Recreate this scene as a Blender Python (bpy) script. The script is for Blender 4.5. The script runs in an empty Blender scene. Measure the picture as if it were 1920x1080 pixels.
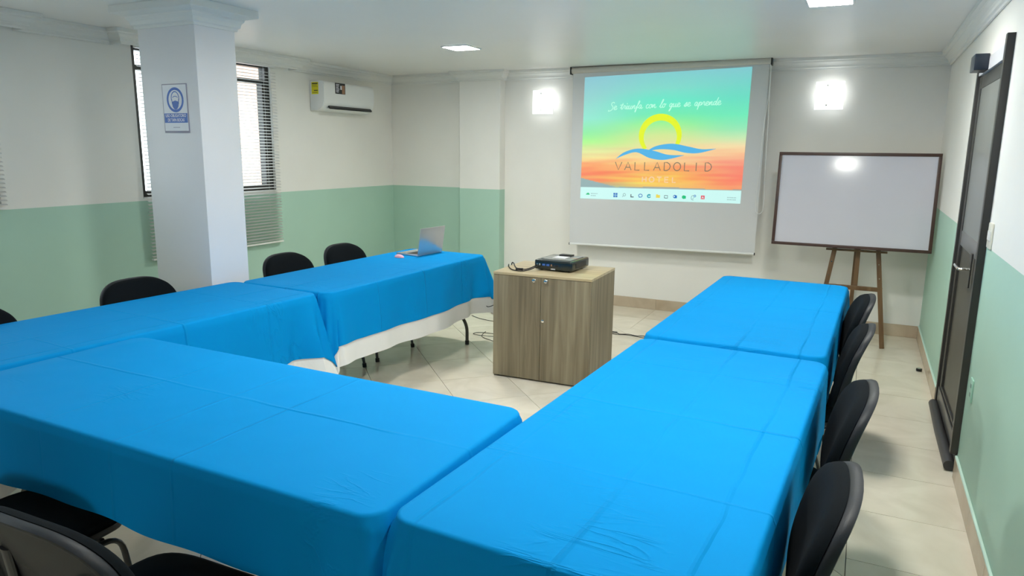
import bpy, bmesh, math, random
from mathutils import Vector, Matrix
random.seed(7)
PI = math.pi
S = bpy.context.scene
COL = S.collection

# ------------------------------------------------------------------ camera
F_PIX, YAW, PITCH, ROLL, CAM_H = 1329.447, 0.45730, 0.19171, 0.01147, 1.65
def cam_matrix():
    cy, sy = math.cos(YAW), math.sin(YAW)
    f = Vector((-sy*math.cos(PITCH), cy*math.cos(PITCH), -math.sin(PITCH)))
    r = Vector((cy, sy, 0)); u = r.cross(f)
    c, s = math.cos(ROLL), math.sin(ROLL)
    r2 = c*r + s*u; u2 = -s*r + c*u
    m = Matrix((r2, u2, -f)).transposed().to_4x4()
    m.translation = Vector((0, 0, CAM_H))
    return m
cd = bpy.data.cameras.new('camera'); cd.sensor_width = 36; cd.lens = F_PIX*36/1920; cd.clip_start = .02
cam = bpy.data.objects.new('camera', cd); COL.objects.link(cam); cam.matrix_world = cam_matrix()
S.camera = cam

# ------------------------------------------------------------------ light and exposure
S.view_settings.view_transform = 'Standard'; S.view_settings.look = 'None'
S.view_settings.gamma = 1; S.view_settings.use_curve_mapping = False
S.view_settings.exposure = 0.24
W = bpy.data.worlds.new('world'); S.world = W; W.use_nodes = True
bg = W.node_tree.nodes['Background']
bg.inputs[0].default_value = (.86, .93, 1, 1); bg.inputs[1].default_value = 4.2
PANEL_STRENGTH = 165.0      # ceiling downlight panels
SCONCE_PLATE, SCONCE_BULB = .82, 12.0
PICTURE_STRENGTH = .75

# room sizes
XL, XR, YB, YR, ZC = -5.25, .56, 7.3, -4.2, 2.51
GREEN_Z = 1.213

# ------------------------------------------------------------------ materials
def lin(c):
    c = c/255.0
    return c/12.92 if c <= .04045 else ((c+.055)/1.055)**2.4
def srgb(r, g, b): return (lin(r), lin(g), lin(b), 1)
class NT:
    def __init__(s, name):
        s.m = bpy.data.materials.new(name); s.m.use_nodes = True
        s.n = s.m.node_tree.nodes; s.l = s.m.node_tree.links
        s.b = s.n['Principled BSDF']
    def node(s, t, **kw):
        x = s.n.new(t)
        for k, v in kw.items(): setattr(x, k, v)
        return x
    def link(s, a, b): s.l.new(a, b)
    def setp(s, **kw):
        for k, v in kw.items(): s.b.inputs[k].default_value = v
def col4(c): return tuple(c) if len(c) == 4 else tuple(c)+(1,)
def plain(name, c, rough=.5, metal=0., noise=0., nscale=20., bump=0., bscale=200., spec=.5, **kw):
    t = NT(name); t.setp(**{'Base Color': col4(c), 'Roughness': rough, 'Metallic': metal, 'Specular IOR Level': spec})
    tc = t.node('ShaderNodeTexCoord')
    if noise > 0:
        nz = t.node('ShaderNodeTexNoise'); nz.inputs['Scale'].default_value = nscale; nz.inputs['Detail'].default_value = 4
        t.link(tc.outputs['Object'], nz.inputs['Vector'])
        mx = t.node('ShaderNodeMix', data_type='RGBA'); c = col4(c)
        mx.inputs[6].default_value = tuple(v*(1-noise) for v in c[:3])+(1,)
        mx.inputs[7].default_value = tuple(min(1, v*(1+noise)) for v in c[:3])+(1,)
        t.link(nz.outputs['Fac'], mx.inputs[0]); t.link(mx.outputs[2], t.b.inputs['Base Color'])
    if bump > 0:
        nb = t.node('ShaderNodeTexNoise'); nb.inputs['Scale'].default_value = bscale
        t.link(tc.outputs['Object'], nb.inputs['Vector'])
        bp = t.node('ShaderNodeBump'); bp.inputs['Strength'].default_value = bump; bp.inputs['Distance'].default_value = .002
        t.link(nb.outputs['Fac'], bp.inputs['Height']); t.link(bp.outputs[0], t.b.inputs['Normal'])
    for k, v in kw.items(): t.b.inputs[k].default_value = v
    return t.m
def emit(name, c, strength, base=(0, 0, 0, 1)):
    t = NT(name); t.setp(**{'Base Color': base, 'Roughness': .4})
    t.b.inputs['Emission Color'].default_value = col4(c); t.b.inputs['Emission Strength'].default_value = strength
    return t.m

WALL_WHITE = (.85, .835, .79, 1); WALL_GREEN = (.42, .635, .525, 1)
def wall_mat(name, two_tone):
    t = NT(name); t.setp(Roughness=.55)
    g = t.node('ShaderNodeNewGeometry'); sp = t.node('ShaderNodeSeparateXYZ'); t.link(g.outputs['Position'], sp.inputs[0])
    nz = t.node('ShaderNodeTexNoise'); nz.inputs['Scale'].default_value = 1.7; nz.inputs['Detail'].default_value = 5
    t.link(g.outputs['Position'], nz.inputs['Vector'])
    def tone(c):
        m = t.node('ShaderNodeMix', data_type='RGBA')
        m.inputs[6].default_value = tuple(v*.94 for v in c[:3])+(1,); m.inputs[7].default_value = tuple(min(1, v*1.05) for v in c[:3])+(1,)
        t.link(nz.outputs['Fac'], m.inputs[0]); return m.outputs[2]
    if two_tone:
        gt = t.node('ShaderNodeMath', operation='GREATER_THAN'); gt.inputs[1].default_value = GREEN_Z
        t.link(sp.outputs['Z'], gt.inputs[0])
        m = t.node('ShaderNodeMix', data_type='RGBA'); t.link(gt.outputs[0], m.inputs[0])
        t.link(tone(WALL_GREEN), m.inputs[6]); t.link(tone(WALL_WHITE), m.inputs[7])
        t.link(m.outputs[2], t.b.inputs['Base Color'])
    else:
        t.link(tone(WALL_WHITE), t.b.inputs['Base Color'])
    nb = t.node('ShaderNodeTexNoise'); nb.inputs['Scale'].default_value = 9; t.link(g.outputs['Position'], nb.inputs['Vector'])
    bp = t.node('ShaderNodeBump'); bp.inputs['Strength'].default_value = .25; bp.inputs['Distance'].default_value = .004
    t.link(nb.outputs['Fac'], bp.inputs['Height']); t.link(bp.outputs[0], t.b.inputs['Normal'])
    return t.m
M_WALL2 = wall_mat('two_tone_wall_paint', True); M_WALL = wall_mat('white_wall_paint', False)
M_CEIL = plain('ceiling_paint', (.86, .85, .83), .35, noise=.03, nscale=2)
M_TRIM = plain('plaster_moulding', (.80, .80, .77), .5)
M_COLUMN = plain('column_paint', (.80, .79, .80), .4, noise=.03, nscale=3)

def tile_mat(name, c1, c2, rough):
    t = NT(name); g = t.node('ShaderNodeNewGeometry'); oi = t.node('ShaderNodeObjectInfo')
    ad = t.node('ShaderNodeVectorMath', operation='ADD'); t.link(g.outputs['Position'], ad.inputs[0])
    mu = t.node('ShaderNodeVectorMath', operation='SCALE'); cx = t.node('ShaderNodeCombineXYZ')
    for i in range(3): t.link(oi.outputs['Random'], cx.inputs[i])
    t.link(cx.outputs[0], mu.inputs[0]); mu.inputs['Scale'].default_value = 30; t.link(mu.outputs[0], ad.inputs[1])
    n1 = t.node('ShaderNodeTexNoise'); n1.inputs['Scale'].default_value = 3.0; n1.inputs['Detail'].default_value = 8; n1.inputs['Distortion'].default_value = 1.6
    t.link(ad.outputs[0], n1.inputs['Vector'])
    r = t.node('ShaderNodeValToRGB'); r.color_ramp.elements[0].position = .3; r.color_ramp.elements[0].color = c2
    r.color_ramp.elements[1].position = .62; r.color_ramp.elements[1].color = c1
    t.link(n1.outputs['Fac'], r.inputs[0])
    hv = t.node('ShaderNodeHueSaturation'); mp = t.node('ShaderNodeMapRange'); mp.inputs[3].default_value = .94; mp.inputs[4].default_value = 1.04
    t.link(oi.outputs['Random'], mp.inputs[0]); t.link(mp.outputs[0], hv.inputs['Value']); t.link(r.outputs[0], hv.inputs['Color'])
    t.link(hv.outputs[0], t.b.inputs['Base Color']); t.setp(Roughness=rough)
    return t.m
M_TILE = tile_mat('cream_floor_tile', (.80, .73, .60, 1), (.71, .64, .51, 1), .16)
M_SKIRT = tile_mat('beige_skirting_tile', (.56, .46, .34, 1), (.48, .38, .27, 1), .25)
M_GROUT = plain('dark_grout', (.20, .18, .15), .9)

def cloth_mat(name, c, crease):
    t = NT(name); t.setp(**{'Base Color': c, 'Roughness': .7, 'Specular IOR Level': .06})
    tc = t.node('ShaderNodeTexCoord'); sp = t.node('ShaderNodeSeparateXYZ'); t.link(tc.outputs['Object'], sp.inputs[0])
    oi = t.node('ShaderNodeObjectInfo')
    def math_(op, a, b=None, c_=None):
        n = t.node('ShaderNodeMath', operation=op)
        for i, v in enumerate((a, b, c_)):
            if v is None: continue
            if isinstance(v, (int, float)): n.inputs[i].default_value = v
            else: t.link(v, n.inputs[i])
        return n.outputs[0]
    wob = t.node('ShaderNodeTexNoise'); wob.inputs['Scale'].default_value = 3.0; t.link(tc.outputs['Object'], wob.inputs['Vector'])
    w = math_('MULTIPLY', math_('SUBTRACT', wob.outputs['Fac'], .5), .035)
    def crease_(coord, pos, wd, amp):
        d = math_('ABSOLUTE', math_('ADD', math_('SUBTRACT', coord, pos), w))
        return math_('MULTIPLY', math_('SUBTRACT', 1.0, math_('MINIMUM', math_('DIVIDE', d, wd), 1.0)), amp)
    # iron / folding creases: one long line, and cross lines
    fade = t.node('ShaderNodeTexNoise'); fade.inputs['Scale'].default_value = 1.6; t.link(tc.outputs['Object'], fade.inputs['Vector'])
    h = None
    for co, pos, wd, amp in ((sp.outputs['X'], 0.03, .010, .9), (sp.outputs['X'], .30, .008, .6), (sp.outputs['X'], -.33, .008, -.5),
                             (sp.outputs['Y'], .04, .010, .8), (sp.outputs['Y'], .56, .008, -.7), (sp.outputs['Y'], -.50, .008, .7)):
        k = crease_(co, pos, wd, amp*crease)
        h = k if h is None else math_('ADD', h, k)
    h = math_('MULTIPLY', h, math_('MAXIMUM', math_('MULTIPLY', math_('SUBTRACT', fade.outputs['Fac'], .32), 2.6), .12))
    # small packing wrinkles
    mp = t.node('ShaderNodeMapping'); mp.inputs['Scale'].default_value = (1.5, 5.5, 2); t.link(tc.outputs['Object'], mp.inputs['Vector'])
    wr = t.node('ShaderNodeTexNoise'); wr.inputs['Scale'].default_value = 2.4; wr.inputs['Detail'].default_value = 3; wr.inputs['Distortion'].default_value = 1.2
    t.link(mp.outputs[0], wr.inputs['Vector'])
    ridge = math_('POWER', math_('SUBTRACT', 1.0, math_('MULTIPLY', math_('ABSOLUTE', math_('SUBTRACT', wr.outputs['Fac'], .5)), 2.0)), 14.0)
    msk = t.node('ShaderNodeTexNoise'); msk.inputs['Scale'].default_value = 2.1; msk.inputs['Detail'].default_value = 1; t.link(tc.outputs['Object'], msk.inputs['Vector'])
    mk = math_('MULTIPLY', math_('MAXIMUM', math_('SUBTRACT', msk.outputs['Fac'], .56), 0.0), 2.6)
    h = math_('ADD', h, math_('MULTIPLY', math_('MULTIPLY', ridge, mk), .8*crease))
    big = t.node('ShaderNodeTexNoise'); big.inputs['Scale'].default_value = 2.3; t.link(tc.outputs['Object'], big.inputs['Vector'])
    h = math_('ADD', h, math_('MULTIPLY', big.outputs['Fac'], 3.0))
    bp = t.node('ShaderNodeBump'); bp.inputs['Strength'].default_value = .8; bp.inputs['Distance'].default_value = .005
    t.link(h, bp.inputs['Height'])
    wv = t.node('ShaderNodeTexNoise'); wv.inputs['Scale'].default_value = 450; t.link(tc.outputs['Object'], wv.inputs['Vector'])
    b2 = t.node('ShaderNodeBump'); b2.inputs['Strength'].default_value = .12; b2.inputs['Distance'].default_value = .001
    t.link(wv.outputs['Fac'], b2.inputs['Height']); t.link(bp.outputs[0], b2.inputs['Normal']); t.link(b2.outputs[0], t.b.inputs['Normal'])
    return t.m
M_BLUE = cloth_mat('blue_tablecloth_fabric', (.0003, .248, .61, 1), 2.4)
M_WHITECLOTH = cloth_mat('white_cloth_fabric', (.78, .77, .74, 1), .5)

M_FABRIC = plain('black_chair_fabric', (.0035, .0055, .0075), .9, noise=.25, nscale=60, bump=.4, bscale=700, spec=.12)
M_SHELL = plain('charcoal_plastic_shell', (.010, .012, .016), .5, bump=.1, bscale=300, spec=.3)
M_TUBE = plain('black_coated_steel_tube', (.018, .019, .022), .32)
M_RUBBER = plain('black_rubber', (.012, .012, .012), .7)
M_LEG = plain('grey_coated_table_leg', (.085, .085, .07), .4)
M_TTOP = plain('table_plastic_top', (.62, .62, .6), .5)
M_CHROME = plain('chrome', (.75, .74, .70), .12, 1.)
M_DARKALU = plain('dark_bronze_aluminium', (.030, .029, .027), .38, noise=.2, nscale=8)
M_DOORPANEL = plain('dark_door_panel', (.060, .056, .046), .42, noise=.35, nscale=5)
M_DOORGLASS = plain('smoked_frosted_glass', (.17, .18, .17), .3, noise=.15, nscale=3)
M_BLACK = plain('black_plastic', (.010, .011, .013), .35)
M_BLACKGLOSS = plain('glossy_black_plastic', (.012, .02, .022), .18, spec=.8)
M_WHITEPL = plain('white_abs_plastic', (.80, .81, .80), .3)
M_SLAT = plain('white_blind_slat', (.80, .80, .78), .4)
M_SILVER = plain('silver_laptop_shell', (.62, .62, .62), .28, .75)
M_KEYS = plain('dark_keyboard', (.03, .03, .03), .5)
M_PINK = plain('pink_mouse_plastic', (.80, .40, .50), .35)
M_DARKWOOD = plain('dark_brown_frame_wood', (.060, .026, .018), .4, noise=.3, nscale=12)
M_SCREEN = plain('matte_white_screen_fabric', (.66, .67, .68), .8)
M_CREAMPL = plain('cream_switch_plastic', (.72, .70, .60), .35)
M_GREENPL = plain('green_painted_plate', (.36, .62, .50), .4)
M_PALEGREEN = plain('pale_green_bead', (.60, .78, .68), .5)
M_YELLOW = plain('yellow_energy_label', (.75, .68, .01), .5)
M_PAPER = plain('off_white_paper', (.70, .70, .74), .6)
M_SIGNBLUE = plain('sign_blue', (.05, .15, .52), .5)
M_SIGNWHITE = plain('sign_white', (.82, .83, .87), .5)
M_SIGNGREY = plain('sign_grey_edge', (.32, .30, .38), .5)
M_BROWN = plain('brown_print', (.35, .18, .10), .5)
M_GREYPRINT = plain('grey_print', (.35, .38, .36), .5)

def wood_mat(name, c_dark, c_mid, c_light, rough=.45, scale=1.0, axis='Z'):
    t = NT(name); tc = t.node('ShaderNodeTexCoord'); mp = t.node('ShaderNodeMapping')
    sc = [26*scale]*3; sc['XYZ'.index(axis)] = 1.3*scale; mp.inputs['Scale'].default_value = sc
    t.link(tc.outputs['Object'], mp.inputs['Vector'])
    n = t.node('ShaderNodeTexNoise'); n.inputs['Scale'].default_value = 1; n.inputs['Detail'].default_value = 6; n.inputs['Distortion'].default_value = .9
    t.link(mp.outputs[0], n.inputs['Vector'])
    mp2 = t.node('ShaderNodeMapping'); s2 = [5*scale]*3; s2['XYZ'.index(axis)] = .5*scale; mp2.inputs['Scale'].default_value = s2
    t.link(tc.outputs['Object'], mp2.inputs['Vector'])
    n2 = t.node('ShaderNodeTexNoise'); n2.inputs['Scale'].default_value = 1.4; n2.inputs['Detail'].default_value = 2; t.link(mp2.outputs[0], n2.inputs['Vector'])
    av = t.node('ShaderNodeMath', operation='ADD'); t.link(n.outputs['Fac'], av.inputs[0]); t.link(n2.outputs['Fac'], av.inputs[1])
    hf = t.node('ShaderNodeMath', operation='MULTIPLY'); hf.inputs[1].default_value = .5; t.link(av.outputs[0], hf.inputs[0])
    r = t.node('ShaderNodeValToRGB'); e = r.color_ramp.elements
    e[0].position = .34; e[0].color = c_dark; e[1].position = .66; e[1].color = c_light
    k = r.color_ramp.elements.new(.5); k.color = c_mid
    t.link(hf.outputs[0], r.inputs[0]); t.link(r.outputs[0], t.b.inputs['Base Color']); t.setp(Roughness=rough)
    return t.m
M_OAK = wood_mat('grey_oak_laminate', (.135, .105, .062, 1), (.235, .19, .118, 1), (.34, .285, .185, 1))
M_OAKTOP = wood_mat('oak_laminate_top', (.36, .28, .16, 1), (.50, .40, .24, 1), (.60, .50, .32, 1), axis='X', rough=.3)
M_EASEL = wood_mat('brown_easel_wood', (.10, .052, .022, 1), (.15, .082, .036, 1), (.20, .115, .055, 1), rough=.4)

# ------------------------------------------------------------------ mesh helpers
def NB(): return bmesh.new()
def add_box(bm, x0, x1, y0, y1, z0, z1, mat=None):
    v = [bm.verts.new((x, y, z)) for x in (x0, x1) for y in (y0, y1) for z in (z0, z1)]
    if mat is not None:
        for q in v: q.co = mat @ q.co
    for f in ((0, 1, 3, 2), (4, 6, 7, 5), (0, 4, 5, 1), (2, 3, 7, 6), (0, 2, 6, 4), (1, 5, 7, 3)):
        bm.faces.new([v[i] for i in f])
    return bm
def box(*a, bevel=0, seg=2, mat=None):
    bm = NB(); add_box(bm, *a, mat=mat)
    if bevel: bmesh.ops.bevel(bm, geom=bm.edges[:], offset=bevel, segments=seg, affect='EDGES', profile=.6)
    return bm
def frames(pts, closed=False):
    pts = [Vector(p) for p in pts]; n = len(pts); out = []
    up = None
    for i in range(n):
        a = pts[(i-1) % n] if closed or i else pts[0]; b = pts[(i+1) % n] if closed or i < n-1 else pts[-1]
        t = (b-a).normalized()
        if up is None:
            ref = Vector((0, 0, 1)) if abs(t.z) < .9 else Vector((1, 0, 0))
            up = (ref - t*ref.dot(t)).normalized()
        else:
            up = up - t*up.dot(t)
            up = up.normalized() if up.length > 1e-6 else Vector((0, 0, 1))
        out.append((pts[i], up.copy(), t.cross(up).normalized()))
    return out
def smooth_path(pts, sub=6):
    P = [Vector(p) for p in pts]
    if len(P) < 3: return P
    o = []
    for i in range(len(P)-1):
        p0 = P[max(i-1, 0)]; p1 = P[i]; p2 = P[i+1]; p3 = P[min(i+2, len(P)-1)]
        for k in range(sub):
            t = k/sub
            o.append(.5*((2*p1) + (p2-p0)*t + (2*p0-5*p1+4*p2-p3)*t*t + (3*p1-p0-3*p2+p3)*t**3))
    o.append(P[-1]); return o
def round_path(pts, r=.03, seg=5):
    P = [Vector(p) for p in pts]; o = [P[0]]
    for i in range(1, len(P)-1):
        a, b, c = P[i-1], P[i], P[i+1]
        d1 = min(r, (a-b).length*.45); d2 = min(r, (c-b).length*.45)
        s = b+(a-b).normalized()*d1; e = b+(c-b).normalized()*d2
        for k in range(seg+1):
            t = k/seg; o.append((1-t)**2*s + 2*t*(1-t)*b + t*t*e)
    o.append(P[-1]); return o
def add_tube(bm, pts, r=.01, r2=None, n=8, cap=True, closed=False):
    r2 = r if r2 is None else r2; rings = []
    for c, u, s in frames(pts, closed):
        rings.append([bm.verts.new(c + u*(math.sin(2*PI*k/n)*r2) + s*(math.cos(2*PI*k/n)*r)) for k in range(n)])
    m = len(rings)
    for i in range(m if closed else m-1):
        a, b = rings[i], rings[(i+1) % m]
        for k in range(n): bm.faces.new((a[k], a[(k+1) % n], b[(k+1) % n], b[k]))
    if cap and not closed:
        bm.faces.new(rings[0][::-1]); bm.faces.new(rings[-1])
    return bm
def tube(pts, r=.01, r2=None, n=8, **k): return add_tube(NB(), pts, r, r2, n, **k)
def cyl(bm, p0, p1, r, n=16, r1=None):
    p0, p1 = Vector(p0), Vector(p1); r1 = r if r1 is None else r1
    (c0, u, s), _ = frames([p0, p1])
    A = [bm.verts.new(p0+(u*math.sin(2*PI*k/n)+s*math.cos(2*PI*k/n))*r) for k in range(n)]
    B = [bm.verts.new(p1+(u*math.sin(2*PI*k/n)+s*math.cos(2*PI*k/n))*r1) for k in range(n)]
    for k in range(n): bm.faces.new((A[k], A[(k+1) % n], B[(k+1) % n], B[k]))
    bm.faces.new(A[::-1]); bm.faces.new(B); return bm
def lathe(bm, prof, org, axis, n=20):
    org = Vector(org); axis = Vector(axis).normalized()
    ref = Vector((0, 0, 1)) if abs(axis.z) < .9 else Vector((1, 0, 0))
    u = (ref-axis*ref.dot(axis)).normalized(); s = axis.cross(u); R = []
    for r, h in prof:
        if r < 1e-6: R.append([bm.verts.new(org+axis*h)])
        else: R.append([bm.verts.new(org+axis*h+(u*math.cos(2*PI*k/n)+s*math.sin(2*PI*k/n))*r) for k in range(n)])
    for a, b in zip(R, R[1:]):
        for k in range(n):
            f = [a[k % len(a)], a[(k+1) % len(a)], b[(k+1) % len(b)], b[k % len(b)]]
            g = []
            for q in f:
                if q not in g: g.append(q)
            if len(g) > 2: bm.faces.new(g)
    return bm
def superellipse(w, h, n=3.2, N=40, wfun=None):
    o = []
    for k in range(N):
        a = 2*PI*k/N; c, s = math.cos(a), math.sin(a)
        x = w/2*math.copysign(abs(c)**(2/n), c); z = h/2*math.copysign(abs(s)**(2/n), s)
        if wfun: x *= wfun(z/(h/2))
        o.append((x, z))
    return o
def lens(outline, prof, fn):
    """closed cushion: prof = [(scale, depth)...] from front centre round the rim to the back centre"""
    bm = NB(); R = []
    for s, d in prof:
        if s < 1e-4: R.append([bm.verts.new(fn(0, d, 0))])
        else: R.append([bm.verts.new(fn(x*s, d, z*s)) for x, z in outline])
    N = len(outline)
    for a, b in zip(R, R[1:]):
        for k in range(N):
            g = []
            for q in (a[k % len(a)], a[(k+1) % N % len(a)], b[(k+1) % N % len(b)], b[k % len(b)]):
                if q not in g: g.append(q)
            if len(g) > 2: bm.faces.new(g)
    return bm
def mk(name, bm, mat, parent=None, smooth=True, angle=35):
    bmesh.ops.recalc_face_normals(bm, faces=bm.faces[:])
    me = bpy.data.meshes.new(name); bm.to_mesh(me); bm.free()
    if mat: me.materials.append(mat)
    if smooth:
        me.polygons.foreach_set('use_smooth', [True]*len(me.polygons))
        me.set_sharp_from_angle(angle=math.radians(angle))
    o = bpy.data.objects.new(name, me); COL.objects.link(o)
    if parent: o.parent = parent
    return o
def thing(name, label, cat, loc=(0, 0, 0), rz=0., group=None):
    o = bpy.data.objects.new(name, None); COL.objects.link(o); o.empty_display_size = .05
    o.location = loc; o.rotation_euler = (0, 0, rz); o['label'] = label; o['category'] = cat
    if group: o['group'] = group
    return o
def tag(o, label, cat, group=None):
    o['label'] = label; o['category'] = cat
    if group: o['group'] = group
    return o
def struct(name, bm, mat, parent=None, **k):
    o = mk(name, bm, mat, parent, **k)
    if not parent: o['kind'] = 'structure'
    return o
def sthing(name, loc=(0, 0, 0)):
    o = bpy.data.objects.new(name, None); COL.objects.link(o); o.location = loc; o['kind'] = 'structure'; return o
def dup(root, loc, rz, label, group=None):
    def cp(o, par):
        c = o.copy(); COL.objects.link(c); c.parent = par
        for ch in kids.get(o.name, []): cp(ch, c)
        return c
    kids = {}
    def walk(o):
        kids[o.name] = list(o.children)
        for c in o.children: walk(c)
    walk(root)
    r = cp(root, None); r.location = loc; r.rotation_euler = (0, 0, rz); r['label'] = label
    if group: r['group'] = group
    return r

# ================================================================== SETTING
T = .15
# floor slab and tiles
floor = struct('floor', box(XL-.1, XR+.1, YR-.1, YB+.1, -.14, -.012), M_GROUT)
def clip(poly, x0, x1, y0, y1):
    for ax, lim, sg in ((0, x0, 1), (0, x1, -1), (1, y0, 1), (1, y1, -1)):
        out = []
        for i in range(len(poly)):
            a, b = poly[i-1], poly[i]; da, db = (a[ax]-lim)*sg, (b[ax]-lim)*sg
            if (da >= 0) != (db >= 0):
                t = da/(da-db); out.append((a[0]+(b[0]-a[0])*t, a[1]+(b[1]-a[1])*t))
            if db >= 0: out.append(b)
        poly = out
        if len(poly) < 3: return []
    return poly
def poly_area(p): return abs(sum(p[i-1][0]*p[i][1]-p[i][0]*p[i-1][1] for i in range(len(p))))/2
def slab_mesh(poly, z0, z1):
    bm = NB(); a = [bm.verts.new((x, y, z0)) for x, y in poly]; b = [bm.verts.new((x, y, z1)) for x, y in poly]
    bm.faces.new(b); n = len(poly)
    for i in range(n): bm.faces.new((a[i], a[(i+1) % n], b[(i+1) % n], b[i]))
    return bm
def add_tile(poly, parent=floor, mat=M_TILE):
    if len(poly) < 3 or poly_area(poly) < .003: return
    cx = sum(p[0] for p in poly)/len(poly); cy = sum(p[1] for p in poly)/len(poly)
    o = mk('tile', slab_mesh([(x-cx, y-cy) for x, y in poly], -.012, random.uniform(-.0006, 0)), mat, parent, smooth=False)
    o.location = (cx, cy, 0)
g = .0016; q = .687; YT0 = -1.0; YD = 6.376; XD = .072
i0, j0 = 1.572, 6.155                       # x+y and y-x of one joint crossing
for i in range(-16, 12):
    for j in range(-16, 12):
        s0, s1 = i0+i*q+g*1.414, i0+(i+1)*q-g*1.414; d0, d1 = j0+j*q+g*1.414, j0+(j+1)*q-g*1.414
        pl = [((s-d)/2, (s+d)/2) for s, d in ((s0, d0), (s1, d0), (s1, d1), (s0, d1))]
        pl = clip(pl, XL, XD-g, YT0, YD-g)
        if pl: add_tile(pl)
ys = [3.03+.478*k for k in range(-8, 8)]
for y in ys:
    add_tile([(XD+g, y+g), (XR, y+g), (XR, min(y+.478, YD)-g), (XD+g, min(y+.478, YD)-g)])
for r0, r1 in ((YD, 6.838), (6.838, YB)):
    x = -1.881-.486*7
    while x < XR:
        add_tile(clip([(x+g, r0+g), (x+.486-g, r0+g), (x+.486-g, r1-g), (x+g, r1-g)], XL, XR, 0, YB)); x += .486
# ceiling
struct('ceiling', box(XL-T, XR+T, YR-T, YB+T, ZC, ZC+.12), M_CEIL)
# walls
WIN = ((3.87, 5.335), (1.33, 2.80))            # the two window openings along the left wall
WZ0, WZ1 = 1.243, 2.44
bm = NB(); y = YR-T
for a, b in sorted(WIN):
    add_box(bm, XL-T, XL, y, a, -.01, ZC); add_box(bm, XL-T, XL, a, b, -.01, WZ0); add_box(bm, XL-T, XL, a, b, WZ1, ZC); y = b
add_box(bm, XL-T, XL, y, YB+T, -.01, ZC)
struct('wall_left', bm, M_WALL2, smooth=False)
PX0, PX1, PY = -4.22, -3.70, 7.17               # pilaster
struct('wall_back', box(PX1, XR+T, YB, YB+T, -.01, ZC), M_WALL, smooth=False)
struct('wall_back_corner', box(XL, PX1, YB, YB+T, -.01, ZC), M_WALL2, smooth=False)
struct('wall_pilaster', box(PX0, PX1, PY, YB, 0, ZC, bevel=.004), M_WALL2, smooth=False)
DY0, DY1, DZ = 4.15, 5.33, 2.20
bm = NB(); add_box(bm, XR, XR+T, YR-T, DY0, -.01, ZC); add_box(bm, XR, XR+T, DY1, YB+T, -.01, ZC); add_box(bm, XR, XR+T, DY0, DY1, DZ, ZC)
struct('wall_right', bm, M_WALL2, smooth=False)
struct('wall_rear', box(XL-T, XR+T, YR-T, YR, -.01, ZC), M_WALL2, smooth=False)

# cornice: a stepped profile carried along a path, mitred
CPROF = [(0, 2.405), (.012, 2.405), (.014, 2.418), (.026, 2.424), (.028, 2.440), (.036, 2.452), (.056, 2.468), (.060, 2.478), (.082, 2.484), (.085, 2.509), (0, 2.509)]
def mould(path, prof, closed=False):
    """path in xy, room on the left-hand side of travel"""
    n = len(path); P = [Vector(p) for p in path]; bm = NB(); R = []
    for i in range(n):
        def nrm(a, b): d = (b-a).normalized(); return Vector((-d.y, d.x))
        if closed or 0 < i < n-1:
            n1 = nrm(P[i-1], P[i]); n2 = nrm(P[i], P[(i+1) % n]); m = (n1+n2); m = m/(m.dot(n1)) if m.length > 1e-5 else n1
        elif i == 0: m = nrm(P[0], P[1])
        else: m = nrm(P[-2], P[-1])
        R.append([bm.verts.new((P[i].x+m.x*o, P[i].y+m.y*o, z)) for o, z in prof])
    k = len(prof)
    for i in range(n if closed else n-1):
        a, b = R[i], R[(i+1) % n]
        for j in range(k): bm.faces.new((a[j], a[(j+1) % k], b[(j+1) % k], b[j]))
    if not closed: bm.faces.new(R[0]); bm.faces.new(R[-1][::-1])
    return bm
e = .003
struct('trim_1', mould([(XR-e, YR+e), (XR-e, YB-e)], CPROF), M_TRIM, smooth=False)
struct('trim_2', mould([(XR-e, YB-e), (PX1+e, YB-e)], CPROF), M_TRIM, smooth=False)
struct('trim_3', mould([(PX1+e, YB-e), (PX1+e, PY-e), (PX0-e, PY-e), (PX0-e, YB-e), (XL+e, YB-e)], CPROF), M_TRIM, smooth=False)
# left wall cornice steps out over a boxed curtain head above each window
struct('trim_4', mould([(XL+e, YB-e), (XL+e, 5.58), (XL+.13, 5.58), (XL+.13, 3.70), (XL+e, 3.70), (XL+e, 3.0), (XL+.13, 3.0), (XL+.13, 1.2), (XL+e, 1.2), (XL+e, YR+e)], CPROF), M_TRIM, smooth=False)
bm = NB(); add_box(bm, XL+.002, XL+.13, 3.70, 5.58, 2.44, ZC-.002); add_box(bm, XL+.002, XL+.13, 1.2, 3.0, 2.44, ZC-.002)
struct('trim_5', bm, M_TRIM, smooth=False)

# skirting of tile pieces
def skirting(name, a, b, nrm, start, h=.112, th=.012, pitch=.486, bead=None):
    root = sthing(name); ax = 0 if abs(nrm[1]) else 1; lo, hi = min(a[ax], b[ax]), max(a[ax], b[ax])
    p = start
    while p > lo: p -= pitch
    while p < hi:
        s, t_ = max(p, lo)+.001, min(p+pitch, hi)-.001
        if t_-s > .02:
            if ax == 0: c = (s, t_, min(a[1], a[1]+nrm[1]*th), max(a[1], a[1]+nrm[1]*th))
            else: c = (min(a[0], a[0]+nrm[0]*th), max(a[0], a[0]+nrm[0]*th), s, t_)
            mk('tile', box(*c, 0.0005, h, bevel=.0015, seg=1), M_SKIRT, root, smooth=False)
        p += pitch
    if bead:
        if ax == 0: c = (lo, hi, min(a[1], a[1]+nrm[1]*th), max(a[1], a[1]+nrm[1]*th))
        else: c = (min(a[0], a[0]+nrm[0]*th), max(a[0], a[0]+nrm[0]*th), lo, hi)
        mk('paint_bead', box(*c, h, h+.010, bevel=.002, seg=1), bead, root, smooth=False)
    return root
skirting('baseboard_back', (PX1+.012, YB), (XR, YB), (0, -1), -1.881)
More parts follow.
